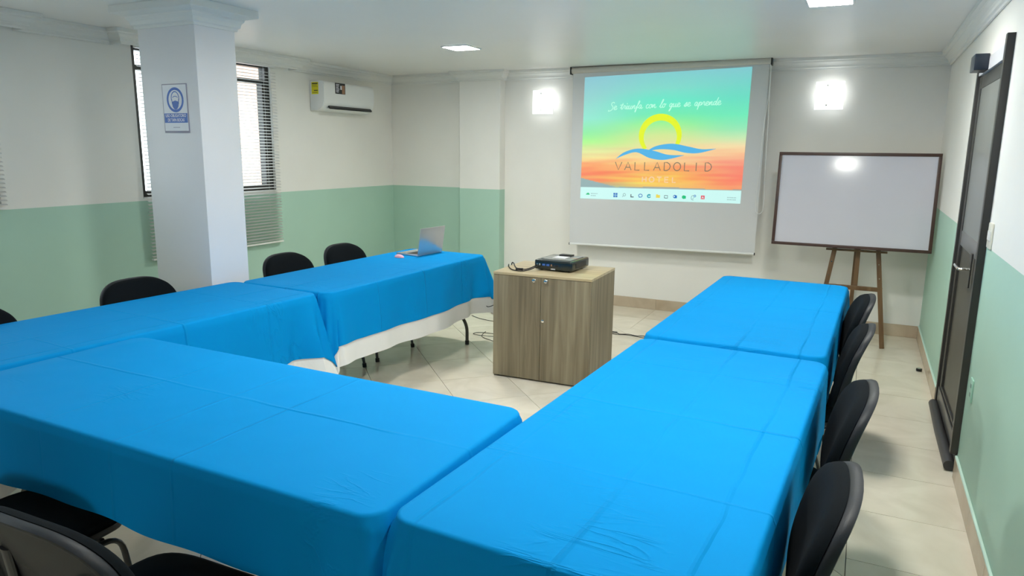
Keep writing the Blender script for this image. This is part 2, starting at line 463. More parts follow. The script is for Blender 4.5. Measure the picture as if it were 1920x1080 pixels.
skirting('baseboard_right', (XR, DY1+.03), (XR, YB-.013), (-1, 0), 5.42, bead=M_PALEGREEN)
skirting('baseboard_right_near', (XR, YR), (XR, DY0-.03), (-1, 0), 3.03, bead=M_PALEGREEN)
skirting('baseboard_left', (XL, YR), (XL, YB-.013), (1, 0), 3.0)
skirting('baseboard_corner', (XL+.013, YB), (PX0-.013, YB), (0, -1), -4.7)
skirting('baseboard_pilaster', (PX0, PY), (PX1, PY), (0, -1), PX0)

# windows, dark aluminium frame with transom, daylight beyond
def thin_glass(name):
    t = NT(name); out = t.n['Material Output']; tr = t.node('ShaderNodeBsdfTransparent'); gl = t.node('ShaderNodeBsdfGlossy'); mx = t.node('ShaderNodeMixShader')
    tr.inputs[0].default_value = (.93, .96, .95, 1); gl.inputs['Roughness'].default_value = .03; mx.inputs[0].default_value = .07
    t.link(tr.outputs[0], mx.inputs[1]); t.link(gl.outputs[0], mx.inputs[2]); t.link(mx.outputs[0], out.inputs['Surface']); return t.m
M_GLASS = thin_glass('window_glass')
for k, (a, b) in enumerate(WIN):
    w = sthing('window_%d' % (k+1)); x0, x1 = XL-.11, XL-.03; f = .045
    fb = NB(); add_box(fb, x0, x1, a, a+f, WZ0, WZ1); add_box(fb, x0, x1, b-f, b, WZ0, WZ1)
    add_box(fb, x0, x1, a+f, b-f, WZ0, WZ0+f); add_box(fb, x0, x1, a+f, b-f, WZ1-f, WZ1)
    mk('window_frame', fb, M_DARKALU, w, smooth=False)
    mk('transom_bar', box(x0+.005, x1, a+f, b-f, 2.245, 2.285), M_DARKALU, w, smooth=False)
    mk('sash_stile', box(x0+.02, x1+.01, b-f-.055, b-f-.022, WZ0+f, 2.245), M_DARKALU, w, smooth=False)
    mk('sash_stile', box(x0+.02, x1+.01, (a+b)/2-.018, (a+b)/2+.018, WZ0+f, 2.245), M_DARKALU, w, smooth=False)
    mk('pane', box(x0+.035, x0+.041, a+f, b-f, WZ0+f, 2.245), M_GLASS, w, smooth=False)
    mk('pane', box(x0+.035, x0+.041, a+f, b-f, 2.285, WZ1-f), M_GLASS, w, smooth=False)
    mk('sill', box(XL-.12, XL+.004, a, b, WZ0-.012, WZ0), M_TRIM, w, smooth=False)
# venetian blinds
def blind(y0, y1, z0, z1, label, pitch=.0285):
    r = thing('venetian_blind', label, 'blind', (XL+.048, (y0+y1)/2, z0), 0, None); L = (y1-y0)
    mk('head_rail', box(-.02, .02, -L/2, L/2, z1-z0-.03, z1-z0, bevel=.003), M_SLAT, r)
    mk('bottom_rail', box(-.014, .014, -L/2, L/2, 0, .014, bevel=.003), M_SLAT, r)
    a = math.radians(-20); hw = .0125; bm = NB(); up, lo = [], []
    for s in (-1, -.5, 0, .5, 1):
        cz = .0022*(1-s*s); X = s*hw
        for yv, L_ in ((-L/2, up), (L/2, lo)):
            L_.append(bm.verts.new((X*math.cos(a)-cz*math.sin(a), yv, X*math.sin(a)+cz*math.cos(a))))
    for k in range(4): bm.faces.new((up[k], up[k+1], lo[k+1], lo[k]))
    bmesh.ops.solidify(bm, geom=bm.faces[:], thickness=.0006)
    first = mk('slat', bm, M_SLAT, r); n = int((z1-z0-.06)/pitch)
    first.location = (0, 0, .03)
    for k in range(1, n):
        c = first.copy(); COL.objects.link(c); c.parent = r; c.location = (0, 0, .03+k*pitch)
    for yv in (-L/2+.16, 0, L/2-.16):
        mk('ladder_cord', tube([(.0135, yv, .005), (.0135, yv, z1-z0-.03)], .0009, n=5), M_SLAT, r)
    mk('tilt_wand', tube([(.022, L/2-.09, z1-z0-.04), (.022, L/2-.09, z1-z0-.75)], .003, n=6), M_SLAT, r)
    return r
blind(3.868, 5.342, .725, 2.432, 'long white venetian blind behind the square column, hanging below the window sill')
blind(1.32, 2.81, 1.222, 2.432, 'white venetian blind at the left edge of the picture, ending at the sill')

# building across the alley, seen through the slats
bl = thing('neighbour_building', 'pale peach building seen through the window blind', 'building', (-8.6, 8.3, 0))
mk('wall', box(-.4, 0, -1.2, 4.5, -3, 3.6), plain('peach_render', (.58, .37, .28), .8, noise=.08, nscale=2), bl, smooth=False)
mk('cornice', box(-.4, .1, -1.25, 4.5, 3.6, 3.75), plain('pale_render', (.8, .72, .62), .8), bl, smooth=False)
mk('window_frame', box(-.02, .03, .6, 1.5, 1.0, 2.1), plain('grey_shutter', (.45, .47, .5), .5), bl, smooth=False)

# column
CX0, CX1, CY0, CY1 = -4.235, -3.722, 3.178, 3.49
col = sthing('column')
mk('shaft', box(CX0, CX1, CY0, CY1, 0, ZC-.02, bevel=.008), M_COLUMN, col)
KP = [(0, 2.375), (.012, 2.375), (.014, 2.390), (.026, 2.398), (.030, 2.420), (.044, 2.436), (.046, 2.448), (.100, 2.462), (.107, 2.466), (.107, 2.509), (0, 2.509)]
mk('capital', mould([(CX0, CY0), (CX0, CY1), (CX1, CY1), (CX1, CY0)], KP, closed=True), M_TRIM, col, smooth=False)

# ================================================================== CEILING PANELS AND WALL LAMPS
M_PANEL = emit('downlight_diffuser', (1.0, 1.0, .93), PANEL_STRENGTH)
def downlight(x, y, label, group=None):
    r = thing('ceiling_light', label, 'ceiling light', (x, y, ZC), 0, group); a = .115
    fb = NB(); add_box(fb, -a-.012, a+.012, -a-.012, -a, -.012, -.0005); add_box(fb, -a-.012, a+.012, a, a+.012, -.012, -.0005)
    add_box(fb, -a-.012, -a, -a, a, -.012, -.0005); add_box(fb, a, a+.012, -a, a, -.012, -.0005)
    mk('frame', fb, M_WHITEPL, r, smooth=False); mk('diffuser', box(-a, a, -a, a, -.009, -.0008), M_PANEL, r, smooth=False)
downlight(-3.20, 5.47, 'square recessed ceiling light nearest the wall air conditioner')
downlight(-.28, 4.62, 'square ceiling light cut by the top edge, above the far blue table on the right')
for x, y, lb in ((-2.05, 2.75, 'unseen ceiling light added above the open middle of the table ring'), (-.28, 2.15, 'square recessed ceiling light above the near table of the right row'),  # middle light is unseen, added and shifted to keep glare off the column
                 (-2.3, -1.3, 'unseen fill light added behind the camera')):  # rear light is an added fill that brightens the column front
    downlight(x, y, lb, 'ceiling lights out of frame')

M_PLATE = emit('lit_frosted_glass', (.93, .98, 1), SCONCE_PLATE, (.8, .8, .8, 1)); M_BULB = emit('lamp_tube', (.95, .99, 1), SCONCE_BULB)
def sconce(x, z, label):
    r = thing('wall_lamp', label, 'wall lamp', (x, YB, z)); w = .12
    mk('back_plate', box(-.075, .075, -.014, -.0005, -.10, .10, bevel=.003), M_WHITEPL, r)
    mk('lamp_tube', cyl(NB(), (-.06, -.04, .03), (.06, -.04, .03), .018), M_BULB, r)
    mk('glass_shade', box(-w, w, -.098, -.090, -.125, .122, bevel=.003), M_PLATE, r)
    mk('spacer', cyl(NB(), (-.02, -.09, .088), (-.02, -.014, .088), .006), M_CHROME, r); mk('spacer', cyl(NB(), (-.02, -.09, -.085), (-.02, -.014, -.085), .006), M_CHROME, r)
    for zz in (.088, -.085): mk('screw_cap', cyl(NB(), (-.02, -.098, zz), (-.02, -.105, zz), .007, 12), M_CHROME, r)
sconce(-3.20, 2.165, 'square frosted glass wall lamp between the pilaster and the projection screen')
sconce(-.37, 2.17, 'square frosted glass wall lamp above the whiteboard')

# ================================================================== TABLES AND CLOTHS
ZT = .78
def cloth(name, a, b, zt, hang, label, mat, loc, rz, seed, tight=(), flare=(.10, .10, .10, .10), cr=.065, group=None, inset=0.):
    """a, b = half width / half length; hang per side in order +x, +y, -x, -y; corners ++ , -+ , -- , +-"""
    rnd = random.Random(seed); ph = [rnd.uniform(0, 6.28) for _ in range(8)]
    pts = []                                # x, y, nx, ny, side, theta, along
    def side(p, q_, n, idx):
        L = (Vector(q_)-Vector(p)).length; k = max(2, int(L/.022))
        for i in range(k):
            t = i/k; pts.append((p[0]+(q_[0]-p[0])*t, p[1]+(q_[1]-p[1])*t, n[0], n[1], idx, None, t*L, L))
    def corner(cx, cy, a0, idx):
        for i in range(12):
            th = i/12; an = a0+th*PI/2; pts.append((cx+cr*math.cos(an), cy+cr*math.sin(an), math.cos(an), math.sin(an), idx, th, 0, 0))
    side((a, -b+cr), (a, b-cr), (1, 0), 0); corner(a-cr, b-cr, 0, 0)
    side((a-cr, b), (-a+cr, b), (0, 1), 1); corner(-a+cr, b-cr, PI/2, 1)
    side((-a, b-cr), (-a, -b+cr), (-1, 0), 2); corner(-a+cr, -b+cr, PI, 2)
    side((-a+cr, -b), (a-cr, -b), (0, -1), 3); corner(a-cr, -b+cr, 1.5*PI, 3)
    N = len(pts); bm = NB(); fr = .014; rows = []
    c = bm.verts.new((0, 0, zt))
    for s in (.33, .66, .9): rows.append([bm.verts.new((p[0]*s, p[1]*s, zt)) for p in pts])
    for k in range(5):
        an = k/4*PI/2; rows.append([bm.verts.new((p[0]-p[2]*(fr*(1-math.sin(an))+inset), p[1]-p[3]*(fr*(1-math.sin(an))+inset), zt-fr*(1-math.cos(an)))) for p in pts])
    M = 22
    for j in range(1, M+1):
        tt = j/M; R = []
        for i, (x, y, nx, ny, sd, th, al, L) in enumerate(pts):
            sd2 = (sd+1) % 4
            if th is None:
                h = hang[sd]; t = tt*h/.36; da, dz = al, L-al               # distance from the start / end corner
                fa, fb_ = flare[(sd-1) % 4], flare[sd]
                k = .15 if sd in tight else 1.
                off = .006+t*(.016+.010*math.sin(al*7.5+ph[sd])+.006*math.sin(al*17+ph[sd+4]))*k
                for d, fl in ((da, fa), (dz, fb_)):
                    off += k*t*(fl*.62*math.exp(-(d/.075)**2) - .030*min(1, fl*10)*math.exp(-((d-.15)/.06)**2)*math.sin(min(1, t*1.3)*PI/2))
                h = h*(1+.022*math.sin(al*3.1+ph[sd+2]))
            else:
                ct, st = max(.02, math.cos(th*PI/2)), max(.02, math.sin(th*PI/2))
                h = min(hang[sd]/ct, hang[sd2]/st); h = min(h, max(hang[sd], hang[sd2])*1.28)
                t = tt*h/.36
                k = .15 if (sd in tight and sd2 in tight) else (.55 if (sd in tight or sd2 in tight) else 1)
                off = .006+t*k*flare[sd]*(.62+.55*math.sin(th*PI)**2)+t*.026*math.cos(th*PI*5)*k
            off -= inset
            R.append(bm.verts.new((x+nx*off, y+ny*off, zt-fr-(h-fr)*tt)))
        rows.append(R)
    for k in range(N): bm.faces.new((c, rows[0][k], rows[0][(k+1) % N]))
    for A, B in zip(rows, rows[1:]):
        for k in range(N): bm.faces.new((A[k], A[(k+1) % N], B[(k+1) % N], B[k]))
    bmesh.ops.recalc_face_normals(bm, faces=bm.faces[:])
    bmesh.ops.solidify(bm, geom=bm.faces[:], thickness=.0014)
    o = mk(name, bm, mat, None, angle=80); o.location = loc; o.rotation_euler = (0, 0, rz)
    return tag(o, label, 'tablecloth', group)

def folding_table(a, b, loc, rz, label, group):
    r = thing('folding_table', label, 'table', loc, rz, group)
    cn = [(sx*(a-.095)+.075*math.cos(an), sy*(b-.095)+.075*math.sin(an)) for sx, sy, a0 in ((1, 1, 0), (-1, 1, PI/2), (-1, -1, PI), (1, -1, 1.5*PI)) for an in (a0+k*PI/12 for k in range(7))]
    mk('tabletop', lens(cn, [(0, .770), (.985, .770), (1, .762), (1, .742), (.985, .736), (0, .736)], lambda x, d, z: (x, z, d)), M_TTOP, r)
    for s in (-1, 1):
        yb = s*(b-.10)
        for sx in (-1, 1):
            lg = mk('leg', tube(round_path([(sx*(a-.13), yb, .012), (sx*(a-.13), yb, .17), (sx*(a-.23), yb-s*.02, .33), (sx*(a-.23), yb-s*.06, .735)], .06), .0145, n=10), M_LEG, r)
            mk('foot_cap', cyl(NB(), (sx*(a-.13), yb, 0.0), (sx*(a-.13), yb, .035), .017, 12), M_RUBBER, lg)
        mk('crossbar', tube([(-(a-.23), yb-s*.03, .42), (a-.23, yb-s*.03, .42)], .011), M_LEG, r)
        mk('brace', tube([(0, yb-s*.03, .42), (0, yb-s*.42, .735)], .009), M_LEG, r)
    return r
rad = math.radians
# name, half width, half length, centre, turn, hang, undercloth
TABLES = [
    ('right far', .412, .975, (-.472, 4.245), rad(-1.3), (.295, .34, .34, .34), None,
     'blue tablecloth on the far table of the right row, beside the whiteboard', (3, 0)),
    ('right near', .412, .975, (-.518, 2.240), rad(-2.1), (.295, .34, .34, .34), None,
     'blue tablecloth on the near table of the right row, reaching the bottom edge', (1, 0)),
    ('front', 1.000, .422, (-1.975, 1.682), rad(-.5), (.34, .32, .34, .255), None,
     'blue tablecloth on the front table, crossing the picture at lower left', (0, 2)),
    ('left near', .380, .965, (-3.365, 2.345), rad(-3.3), (.37, .36, .30, .36), (.52, .50, .302, .5),
     'blue tablecloth on the near table of the left row, its corner flaring out', (1, 2)),
    ('left far', .385, .965, (-3.235, 4.285), rad(-1.5), (.345, .33, .30, .33), (.475, .50, .302, .47),
     'blue tablecloth on the far table of the left row, under the laptop', (3,)),
]
for i, (nm, a, b, c, rz, hang, under, label, tight) in enumerate(TABLES):
    fl = (.10,)*4
    if nm == 'left near': fl = (.12, .03, .03, .05)
    if nm == 'left far': fl = (.10, .08, .02, .035)
    if nm == 'right near': fl = (.06, .04, .09, .06)
    if nm == 'right far': fl = (.08, .08, .05, .05)
    if nm == 'front': fl = (.07, .03, .05, .11)
    cloth('tablecloth', a, b, ZT, hang, label, M_BLUE, (c[0], c[1], 0), rz, 11+i, tight, fl)
    if nm == 'front': folding_table(b, a, (c[0], c[1], 0), rz+PI/2, 'folding table hidden under the blue cloth of the front row', 'covered folding tables')
    elif under:
        cloth('undercloth', a, b, ZT-.004, under,
              'white undercloth showing below the blue cloth of the ' + nm + ' table', M_WHITECLOTH, (c[0], c[1], 0), rz, 11+i, tight, fl, inset=.007)
        folding_table(a, b, (c[0], c[1], 0), rz, 'folding table with grey bent legs under the laptop table cloths' if nm == 'left far' else 'folding table under the cloths beside the square column', 'covered folding tables')
    else: folding_table(a, b, (c[0], c[1], 0), rz, 'folding table under the blue cloth of the ' + nm + ' position', 'covered folding tables')

# ================================================================== CHAIRS
def make_chair():
    r = thing('stacking_chair', '', 'chair')
    so = superellipse(.47, .45, 4.2)
    def seatf(x, d, z): return (x*(1-.05*max(0, -z/.225)), z, .452+d-.022*max(0, z/.225)**4+.006*(x/.235)**2)
    mk('seat', lens(so, [(0, .024), (.5, .026), (.85, .024), (.95, .016), (1, 0), (.98, -.012), (.9, -.018), (0, -.018)], seatf), M_FABRIC, r, angle=60)
    mk('seat_shell', lens(so, [(0, -.0185), (.9, -.0185), (1.0, -.010), (1.03, -.004), (1.035, -.014), (1.0, -.030), (.9, -.036), (0, -.038)], seatf), M_SHELL, r, angle=60)
    BH = .375; bo = superellipse(.505, BH, 3.1, 52, lambda z: .97+.01*z-.05*max(0, z)**3)
    def backf(x, d, z):
        v = (z+BH/2)/BH
        return (x*(1-.02*v), -.225-.035*v-.055*v*v+.018*(x/.25)**2+d, .500+(z+BH/2)*.985-d*.22)
    mk('backrest', lens(bo, [(0, .026), (.5, .028), (.8, .028), (.94, .026), (.985, .018), (1.0, .005), (1.0, -.008), (.97, -.010), (0, -.010)], backf), M_FABRIC, r, angle=60)
    mk('back_shell', lens(bo, [(0, -.0105), (.97, -.0105), (.985, -.009), (.998, -.012), (.998, -.030), (.980, -.040), (.95, -.042), (.91, -.038), (.88, -.026), (0, -.022)], backf), M_SHELL, r, angle=50)
    for s in (-1, 1):
        l1 = mk('leg', tube(round_path([(s*.245, .215, .005), (s*.226, .165, .400), (s*.215, -.17, .402)], .06), .0085, .014, 10), M_TUBE, r)
        mk('foot_cap', cyl(NB(), (s*.245, .215, 0), (s*.2437, .212, .03), .016, 12), M_RUBBER, l1)
        l2 = mk('leg', tube(round_path([(s*.232, -.175, .005), (s*.226, -.06, .385), (s*.226, .05, .398)], .05), .0085, .014, 10), M_TUBE, r)
        mk('foot_cap', cyl(NB(), (s*.232, -.175, 0), (s*.2315, -.166, .03), .016, 12), M_RUBBER, l2)
        mk('upright', tube(round_path([(s*.160, -.05, .402), (s*.160, -.19, .402), (s*.152, -.256, .50), (s*.145, -.266, .62), (s*.130, -.290, .75)], .05), .015, .008, 10), M_TUBE, r)
    mk('crossbar', tube([(-.215, .11, .405), (.215, .11, .405)], .009), M_TUBE, r)
    mk('crossbar', tube([(-.215, -.15, .405), (.215, -.15, .405)], .009), M_TUBE, r)
    return r
CH = [((-.290, 1.80, 0), PI/2+.03, 'black stacking chair nearest the camera in the right row, cut by the bottom edge', 'chairs along the right tables'),
      ((-.248, 2.60, 0), PI/2+.02, 'second black stacking chair from the camera along the right tables', 'chairs along the right tables'),
      ((-.250, 3.57, 0), PI/2-.02, 'third black stacking chair from the camera along the right tables', 'chairs along the right tables'),
      ((-.244, 4.36, 0), PI/2+.05, 'farthest black stacking chair of the right row, next to the easel', 'chairs along the right tables'),
      ((-3.545, 1.80, 0), -PI/2, 'black stacking chair at the left edge of the picture, behind the left tables', 'chairs behind the left tables'),
      ((-3.550, 2.735, 0), -PI/2, 'black stacking chair just left of the square column', 'chairs behind the left tables'),
      ((-3.540, 3.960, 0), -PI/2, 'black stacking chair just right of the square column', 'chairs behind the left tables'),
      ((-3.535, 4.605, 0), -PI/2, 'black stacking chair beside the laptop end of the left row', 'chairs behind the left tables'),
      ((-1.555, 1.105, 0), .03, 'black chair seen from behind at the front table, charcoal plastic back in view', 'chairs at the front table'),
      ((-2.300, 1.170, 0), .03, 'black chair at the lower left corner, only its seat and front leg in view', 'chairs at the front table')]
chair0 = make_chair()
for i, (loc, rz, label, grp) in enumerate(CH):
    if i == 0: chair0.location = loc; chair0.rotation_euler = (0, 0, rz); chair0['label'] = label; chair0['group'] = grp
    else: dup(chair0, loc, rz, label, grp)

# ================================================================== CABINET WITH PROJECTOR
cab = thing('cabinet', 'low grey oak two-door cabinet in the middle of the floor', 'cabinet', (-1.992, 4.51, 0), rad(2.3))
cw, cdp, ch = .372, .575, .787
bm = NB()
add_box(bm, -cw, -cw+.018, .020, cdp, .0, ch-.018); add_box(bm, cw-.018, cw, .020, cdp, .0, ch-.018)
add_box(bm, -cw+.018, cw-.018, cdp-.012, cdp, .0, ch-.018); add_box(bm, -cw+.018, cw-.018, .020, cdp-.012, .012, .030)
mk('carcass', bm, M_OAK, cab, smooth=False)
mk('top_panel', box(-cw-.001, cw+.001, -.001, cdp+.002, ch-.018, ch, bevel=.0015), M_OAKTOP, cab)
for s in (-1, 1):
    x0, x1 = (-cw+.001, -.0015) if s < 0 else (.0015, cw-.001)
    d = mk('door', box(x0, x1, 0.0, .018, .012, ch-.021, bevel=.001), M_OAK, cab)
    mk('knob', lathe(NB(), [(0, 0), (.011, 0), (.007, .006), (.006, .012), (.013, .018), (.0155, .024), (.012, .030), (0, .032)], (s*.045, 0.001, ch-.038), (0, -1, 0)), M_CHROME, d)
    if s > 0: mk('lock', lathe(NB(), [(0, 0), (.011, 0), (.011, .004), (.008, .005), (0, .005)], (.018, 0.001, .457), (0, -1, 0)), M_CHROME, d)

pr = thing('projector', 'small black video projector standing on the oak cabinet', 'projector', (-1.978, 4.862, ch+.008), rad(-2))
pb = box(-.150, .150, -.165, .165, 0, .072, bevel=.018, seg=4)
mk('body', pb, M_BLACKGLOSS, pr)
mk('top_cover', box(-.118, .118, -.120, .128, .0715, .076, bevel=.003), plain('grey_gloss_cover', (.25, .26, .25), .14, spec=.8), pr)
mk('sheen_patch', box(-.055, .045, -.055, .040, .076, .0775, bevel=.0005), M_PAPER, pr)  # white patch painted in for the sheen on the projector top
mk('focus_ring', box(-.060, .040, .075, .135, .0755, .084, bevel=.003), M_BLACK, pr)
mk('lens', lathe(NB(), [(0, -.01), (.026, -.01), (.030, 0), (.030, .012), (.024, .014), (.02, .004), (0, .001)], (-.01, .163, .04), (0, 1, 0)), M_BLACK, pr)
for x, w_, c in ((-.125, .012, M_CHROME), (-.105, .010, M_GREYPRINT), (-.072, .024, M_SIGNBLUE), (-.038, .024, M_SIGNBLUE), (-.010, .010, M_BROWN), (.03, .03, M_BLACK)):
    mk('socket', box(x-w_/2, x+w_/2, -.168, -.1645, .030, .044, bevel=.001), c, pr)
mk('maker_plate', box(-.015, .02, -.1675, -.1645, .006, .013), M_PAPER, pr)
mk('vent', box(.149, .152, -.09, .10, .018, .052), M_BLACK, pr)
for sx in (-1, 1):
    for sy in (-1, 1): mk('foot', cyl(NB(), (sx*.11, sy*.12, -.008), (sx*.11, sy*.12, .002), .010, 10), M_RUBBER, pr)

def cable(name, label, pts, r=.0035, mat=M_RUBBER, group=None, sub=7):
    o = mk(name, tube(smooth_path(pts, sub), r, n=7), mat, None, angle=80); return tag(o, label, 'cable', group)
zc = ch+.0045
cable('power_cable', 'black cable from the projector draped over the cabinet edge', [(-2.115, 4.680, zc+.03), (-2.15, 4.655, zc+.012), (-2.20, 4.66, zc), (-2.28, 4.70, zc), (-2.35, 4.80, zc+.014), (-2.385, 4.84, zc+.006), (-2.405, 4.87, zc-.06), (-2.43, 4.93, zc-.16), (-2.475, 4.98, .52), (-2.445, 5.02, .44), (-2.40, 5.06, .36), (-2.38, 5.15, .2), (-2.40, 5.2, .02), (-2.3, 5.3, .005)], .0042)
cable('video_cable', 'second black cable looped beside the projector on the cabinet', [(-2.09, 4.686, zc+.034), (-2.13, 4.63, zc+.010), (-2.18, 4.585, zc), (-2.26, 4.60, zc), (-2.33, 4.68, zc+.004), (-2.372, 4.76, zc+.008), (-2.392, 4.80, zc-.05), (-2.41, 4.95, .6), (-2.40, 5.1, .3), (-2.41, 5.15, .02), (-2.3, 5.25, .005)], .0042)
mk_pl = mk('cable_plug', box(-.028, .028, -.009, .009, -.007, .009, bevel=.004), M_BLACK, None); mk_pl.location = (-2.205, 4.60, zc+.009); mk_pl.rotation_euler = (0, 0, .2)
tag(mk_pl, 'black cable connector lying at the cabinet edge by the projector', 'connector')
cable('laptop_cable', 'black cable sagging between the laptop table and the cabinet', [(-2.86, 5.30, .50), (-2.80, 5.20, .40), (-2.76, 5.13, .362), (-2.70, 5.12, .375), (-2.62, 5.14, .43), (-2.48, 5.18, .50), (-2.40, 5.2, .46), (-2.385, 5.22, .2), (-2.38, 5.25, .02), (-2.3, 5.32, .005)], .0032)
cable('floor_cable', 'thin dark cable coiled on the tiles left of the cabinet', [(-3.02, 5.60, .004), (-3.00, 5.50, .004), (-2.96, 5.42, .004), (-2.86, 5.36, .004), (-2.72, 5.32, .004), (-2.60, 5.40, .005), (-2.66, 5.52, .005), (-2.80, 5.50, .005), (-2.95, 5.44, .009), (-3.08, 5.47, .004), (-3.05, 5.54, .004), (-2.90, 5.56, .004), (-2.72, 5.50, .008), (-2.5, 5.46, .004), (-2.3, 5.5, .004)], .0028)
cable('floor_cable', 'thin dark cable running along the tiles behind the cabinet towards the left table', [(-3.45, 6.10, .004), (-3.30, 6.02, .004), (-3.10, 5.99, .004), (-2.9, 6.06, .004), (-2.6, 6.12, .004), (-2.2, 6.16, .004), (-1.94, 6.17, .004)], .0028)
cable('floor_cable', 'bundled dark cables on the floor between the cabinet and the right tables', [(-2.2, 6.02, .004), (-1.96, 6.14, .004), (-1.90, 6.11, .004), (-1.82, 6.14, .004), (-1.74, 6.12, .004), (-1.66, 6.15, .004), (-1.4, 6.1, .004), (-1.2, 6.15, .004), (-1.25, 6.05, .004), (-1.6, 6.07, .004), (-1.8, 6.08, .012), (-1.95, 6.09, .004), (-2.1, 6.15, .004)], .003)

# ================================================================== LAPTOP AND MOUSE
lp = thing('laptop', 'silver laptop open on the left table, lid towards the camera', 'laptop', (-3.245, 5.015, ZT+.0015), rad(-90-5))
# local: hinge on x axis, base towards -y (user side), lid rises at the hinge
mk('base', box(-.165, .165, -.225, .0, .0, .014, bevel=.003), M_SILVER, lp)
mk('keyboard', box(-.145, .145, -.125, -.015, .0142, .0155), M_KEYS, lp)
mk('touchpad', box(-.05, .05, -.205, -.140, .0141, .0148), M_GREYPRINT, lp)
lm = Matrix.Translation((0, .002, .012)) @ Matrix.Rotation(rad(-9), 4, 'X')
mk('lid', box(-.165, .165, -.003, .004, 0, .222, bevel=.002, mat=lm), M_SILVER, lp)
mk('display', box(-.155, .155, -.0036, -.003, .010, .214, mat=lm), M_BLACK, lp)
ms = mk('mouse', lens(superellipse(.058, .100, 2.3, 28), [(0, .024), (.45, .022), (.8, .015), (.97, .006), (1, 0), (.9, -.001), (0, -.001)], lambda x, d, z: (x, z, d)), M_PINK, None, angle=70)
ms.location = (-3.36, 4.735, ZT+.0025); ms.rotation_euler = (0, 0, rad(70)); tag(ms, 'pink computer mouse lying beside the laptop', 'mouse')
cable('charger_cable', 'black charger cable behind the laptop on the blue cloth', [(-3.255, 5.165, ZT+.008), (-3.25, 5.20, ZT+.004), (-3.30, 5.23, ZT+.004), (-3.38, 5.235, ZT+.004)], .0028)

# ================================================================== AIR CONDITIONER
ac = thing('air_conditioner', 'white split air conditioner high on the left wall', 'air conditioner', (XL, 5.872, 2.032))
APR = [(.0, .0), (.0, .300), (.150, .300), (.172, .294), (.184, .280), (.188, .255), (.190, .120), (.186, .085), (.172, .055), (.150, .034), (.120, .014), (.085, .002)]
bm = NB(); A_, B_ = [bm.verts.new((x+.001, 0, z)) for x, z in APR], [bm.verts.new((x+.001, .83, z)) for x, z in APR]
for k in range(len(APR)): bm.faces.new((A_[k], A_[(k+1) % len(APR)], B_[(k+1) % len(APR)], B_[k]))
bm.faces.new(A_); bm.faces.new(B_[::-1]); bmesh.ops.bevel(bm, geom=[e_ for e_ in bm.edges if (e_.verts[0].co.y == e_.verts[1].co.y)], offset=.006, segments=2, affect='EDGES')
mk('body', bm, M_WHITEPL, ac, angle=40)
om = Matrix.Translation((.162, 0, .050)) @ Matrix.Rotation(rad(-48), 4, 'Y')
mk('air_outlet', box(-.006, .010, .085, .785, -.036, .048, mat=om), M_BLACK, ac, smooth=False)
lm2 = Matrix.Translation((.172, 0, .022)) @ Matrix.Rotation(rad(-72), 4, 'Y')
mk('louvre', box(-.002, .003, .080, .790, -.034, .026, bevel=.001, mat=lm2), M_WHITEPL, ac)
for k in range(5): mk('vane', box(-.001, .001, .0, .002, 0, .001), M_BLACK, ac) if False else None
yl = mk('energy_label', box(.028, .118, -.0012, -.0001, .165, .285), M_YELLOW, ac, smooth=False)
for k, (z0, z1, x0, x1) in enumerate(((.265, .276, .036, .110), (.250, .257, .036, .100), (.236, .241, .036, .110), (.198, .206, .060, .110), (.178, .184, .036, .104))):
    mk('print_line', box(x0, x1, -.0016, -.0012, z0, z1), M_BLACK if k in (0, 3) else plain('olive_print', (.35, .30, .02), .5), yl, smooth=False)
st = mk('sticker', box(.1895, .1916, .175, .335, .180, .290), M_BLACK, ac, smooth=False)
for k in range(6): mk('print_line', box(.1916, .1919, .188, .240-.006*(k % 3), .270-k*.015, .278-k*.015), M_PAPER, st, smooth=False)
mk('picture_patch', box(.1916, .1919, .282, .326, .184, .270), M_BROWN, st, smooth=False)
mk('picture_patch', box(.1919, .1921, .255, .280, .225, .265), M_PAPER, st, smooth=False)

# ================================================================== PROJECTION SCREEN
YS = 7.15
scr = thing('projection_screen', 'pull-down projection screen hanging on the back wall, lit with an image', 'screen', (0, YS, 0))
TLc, TRc, BRc, BLc = (-2.838, 2.440), (-.897, 2.459), (-.905, .690), (-2.828, .664)
def grid_quad(tl, tr, br, bl_, nu, nv, y, cfun=None):
    bm = NB(); lay = bm.loops.layers.float_color.new('Col') if cfun else None; V = []
    for j in range(nv+1):
        v = j/nv; row = []
        for i in range(nu+1):
            u = i/nu
            x = (bl_[0]*(1-u)+br[0]*u)*(1-v)+(tl[0]*(1-u)+tr[0]*u)*v; z = (bl_[1]*(1-u)+br[1]*u)*(1-v)+(tl[1]*(1-u)+tr[1]*u)*v
            row.append(bm.verts.new((x, y, z)))
        V.append(row)
    cols = [[cfun(i/nu, j/nv) for i in range(nu+1)] for j in range(nv+1)] if cfun else None
    for j in range(nv):
        for i in range(nu):
            idx = ((j, i), (j, i+1), (j+1, i+1), (j+1, i)); f = bm.faces.new([V[a][b] for a, b in idx])
            if cfun:
                for lp_, (a, b) in zip(f.loops, idx): lp_[lay] = cols[a][b]
    return bm
bm = grid_quad(TLc, TRc, BRc, BLc, 1, 1, 0); g_ = bmesh.ops.extrude_face_region(bm, geom=bm.faces[:]); [setattr(v.co, 'y', .002) for v in g_['geom'] if isinstance(v, bmesh.types.BMVert)]
mk('screen_fabric', bm, M_SCREEN, scr, angle=60)
def hbar(p, q_, r, mat, name, y=0, n=14, r2=None):
    return mk(name, tube([(p[0], y, p[1]), (q_[0], y, q_[1])], r, r2, n=n), mat, scr)
hbar((-2.856, 2.470), (-.882, 2.486), .030, plain('pale_screen_case', (.66, .62, .56), .35, .2), 'case', .012, r2=.032)
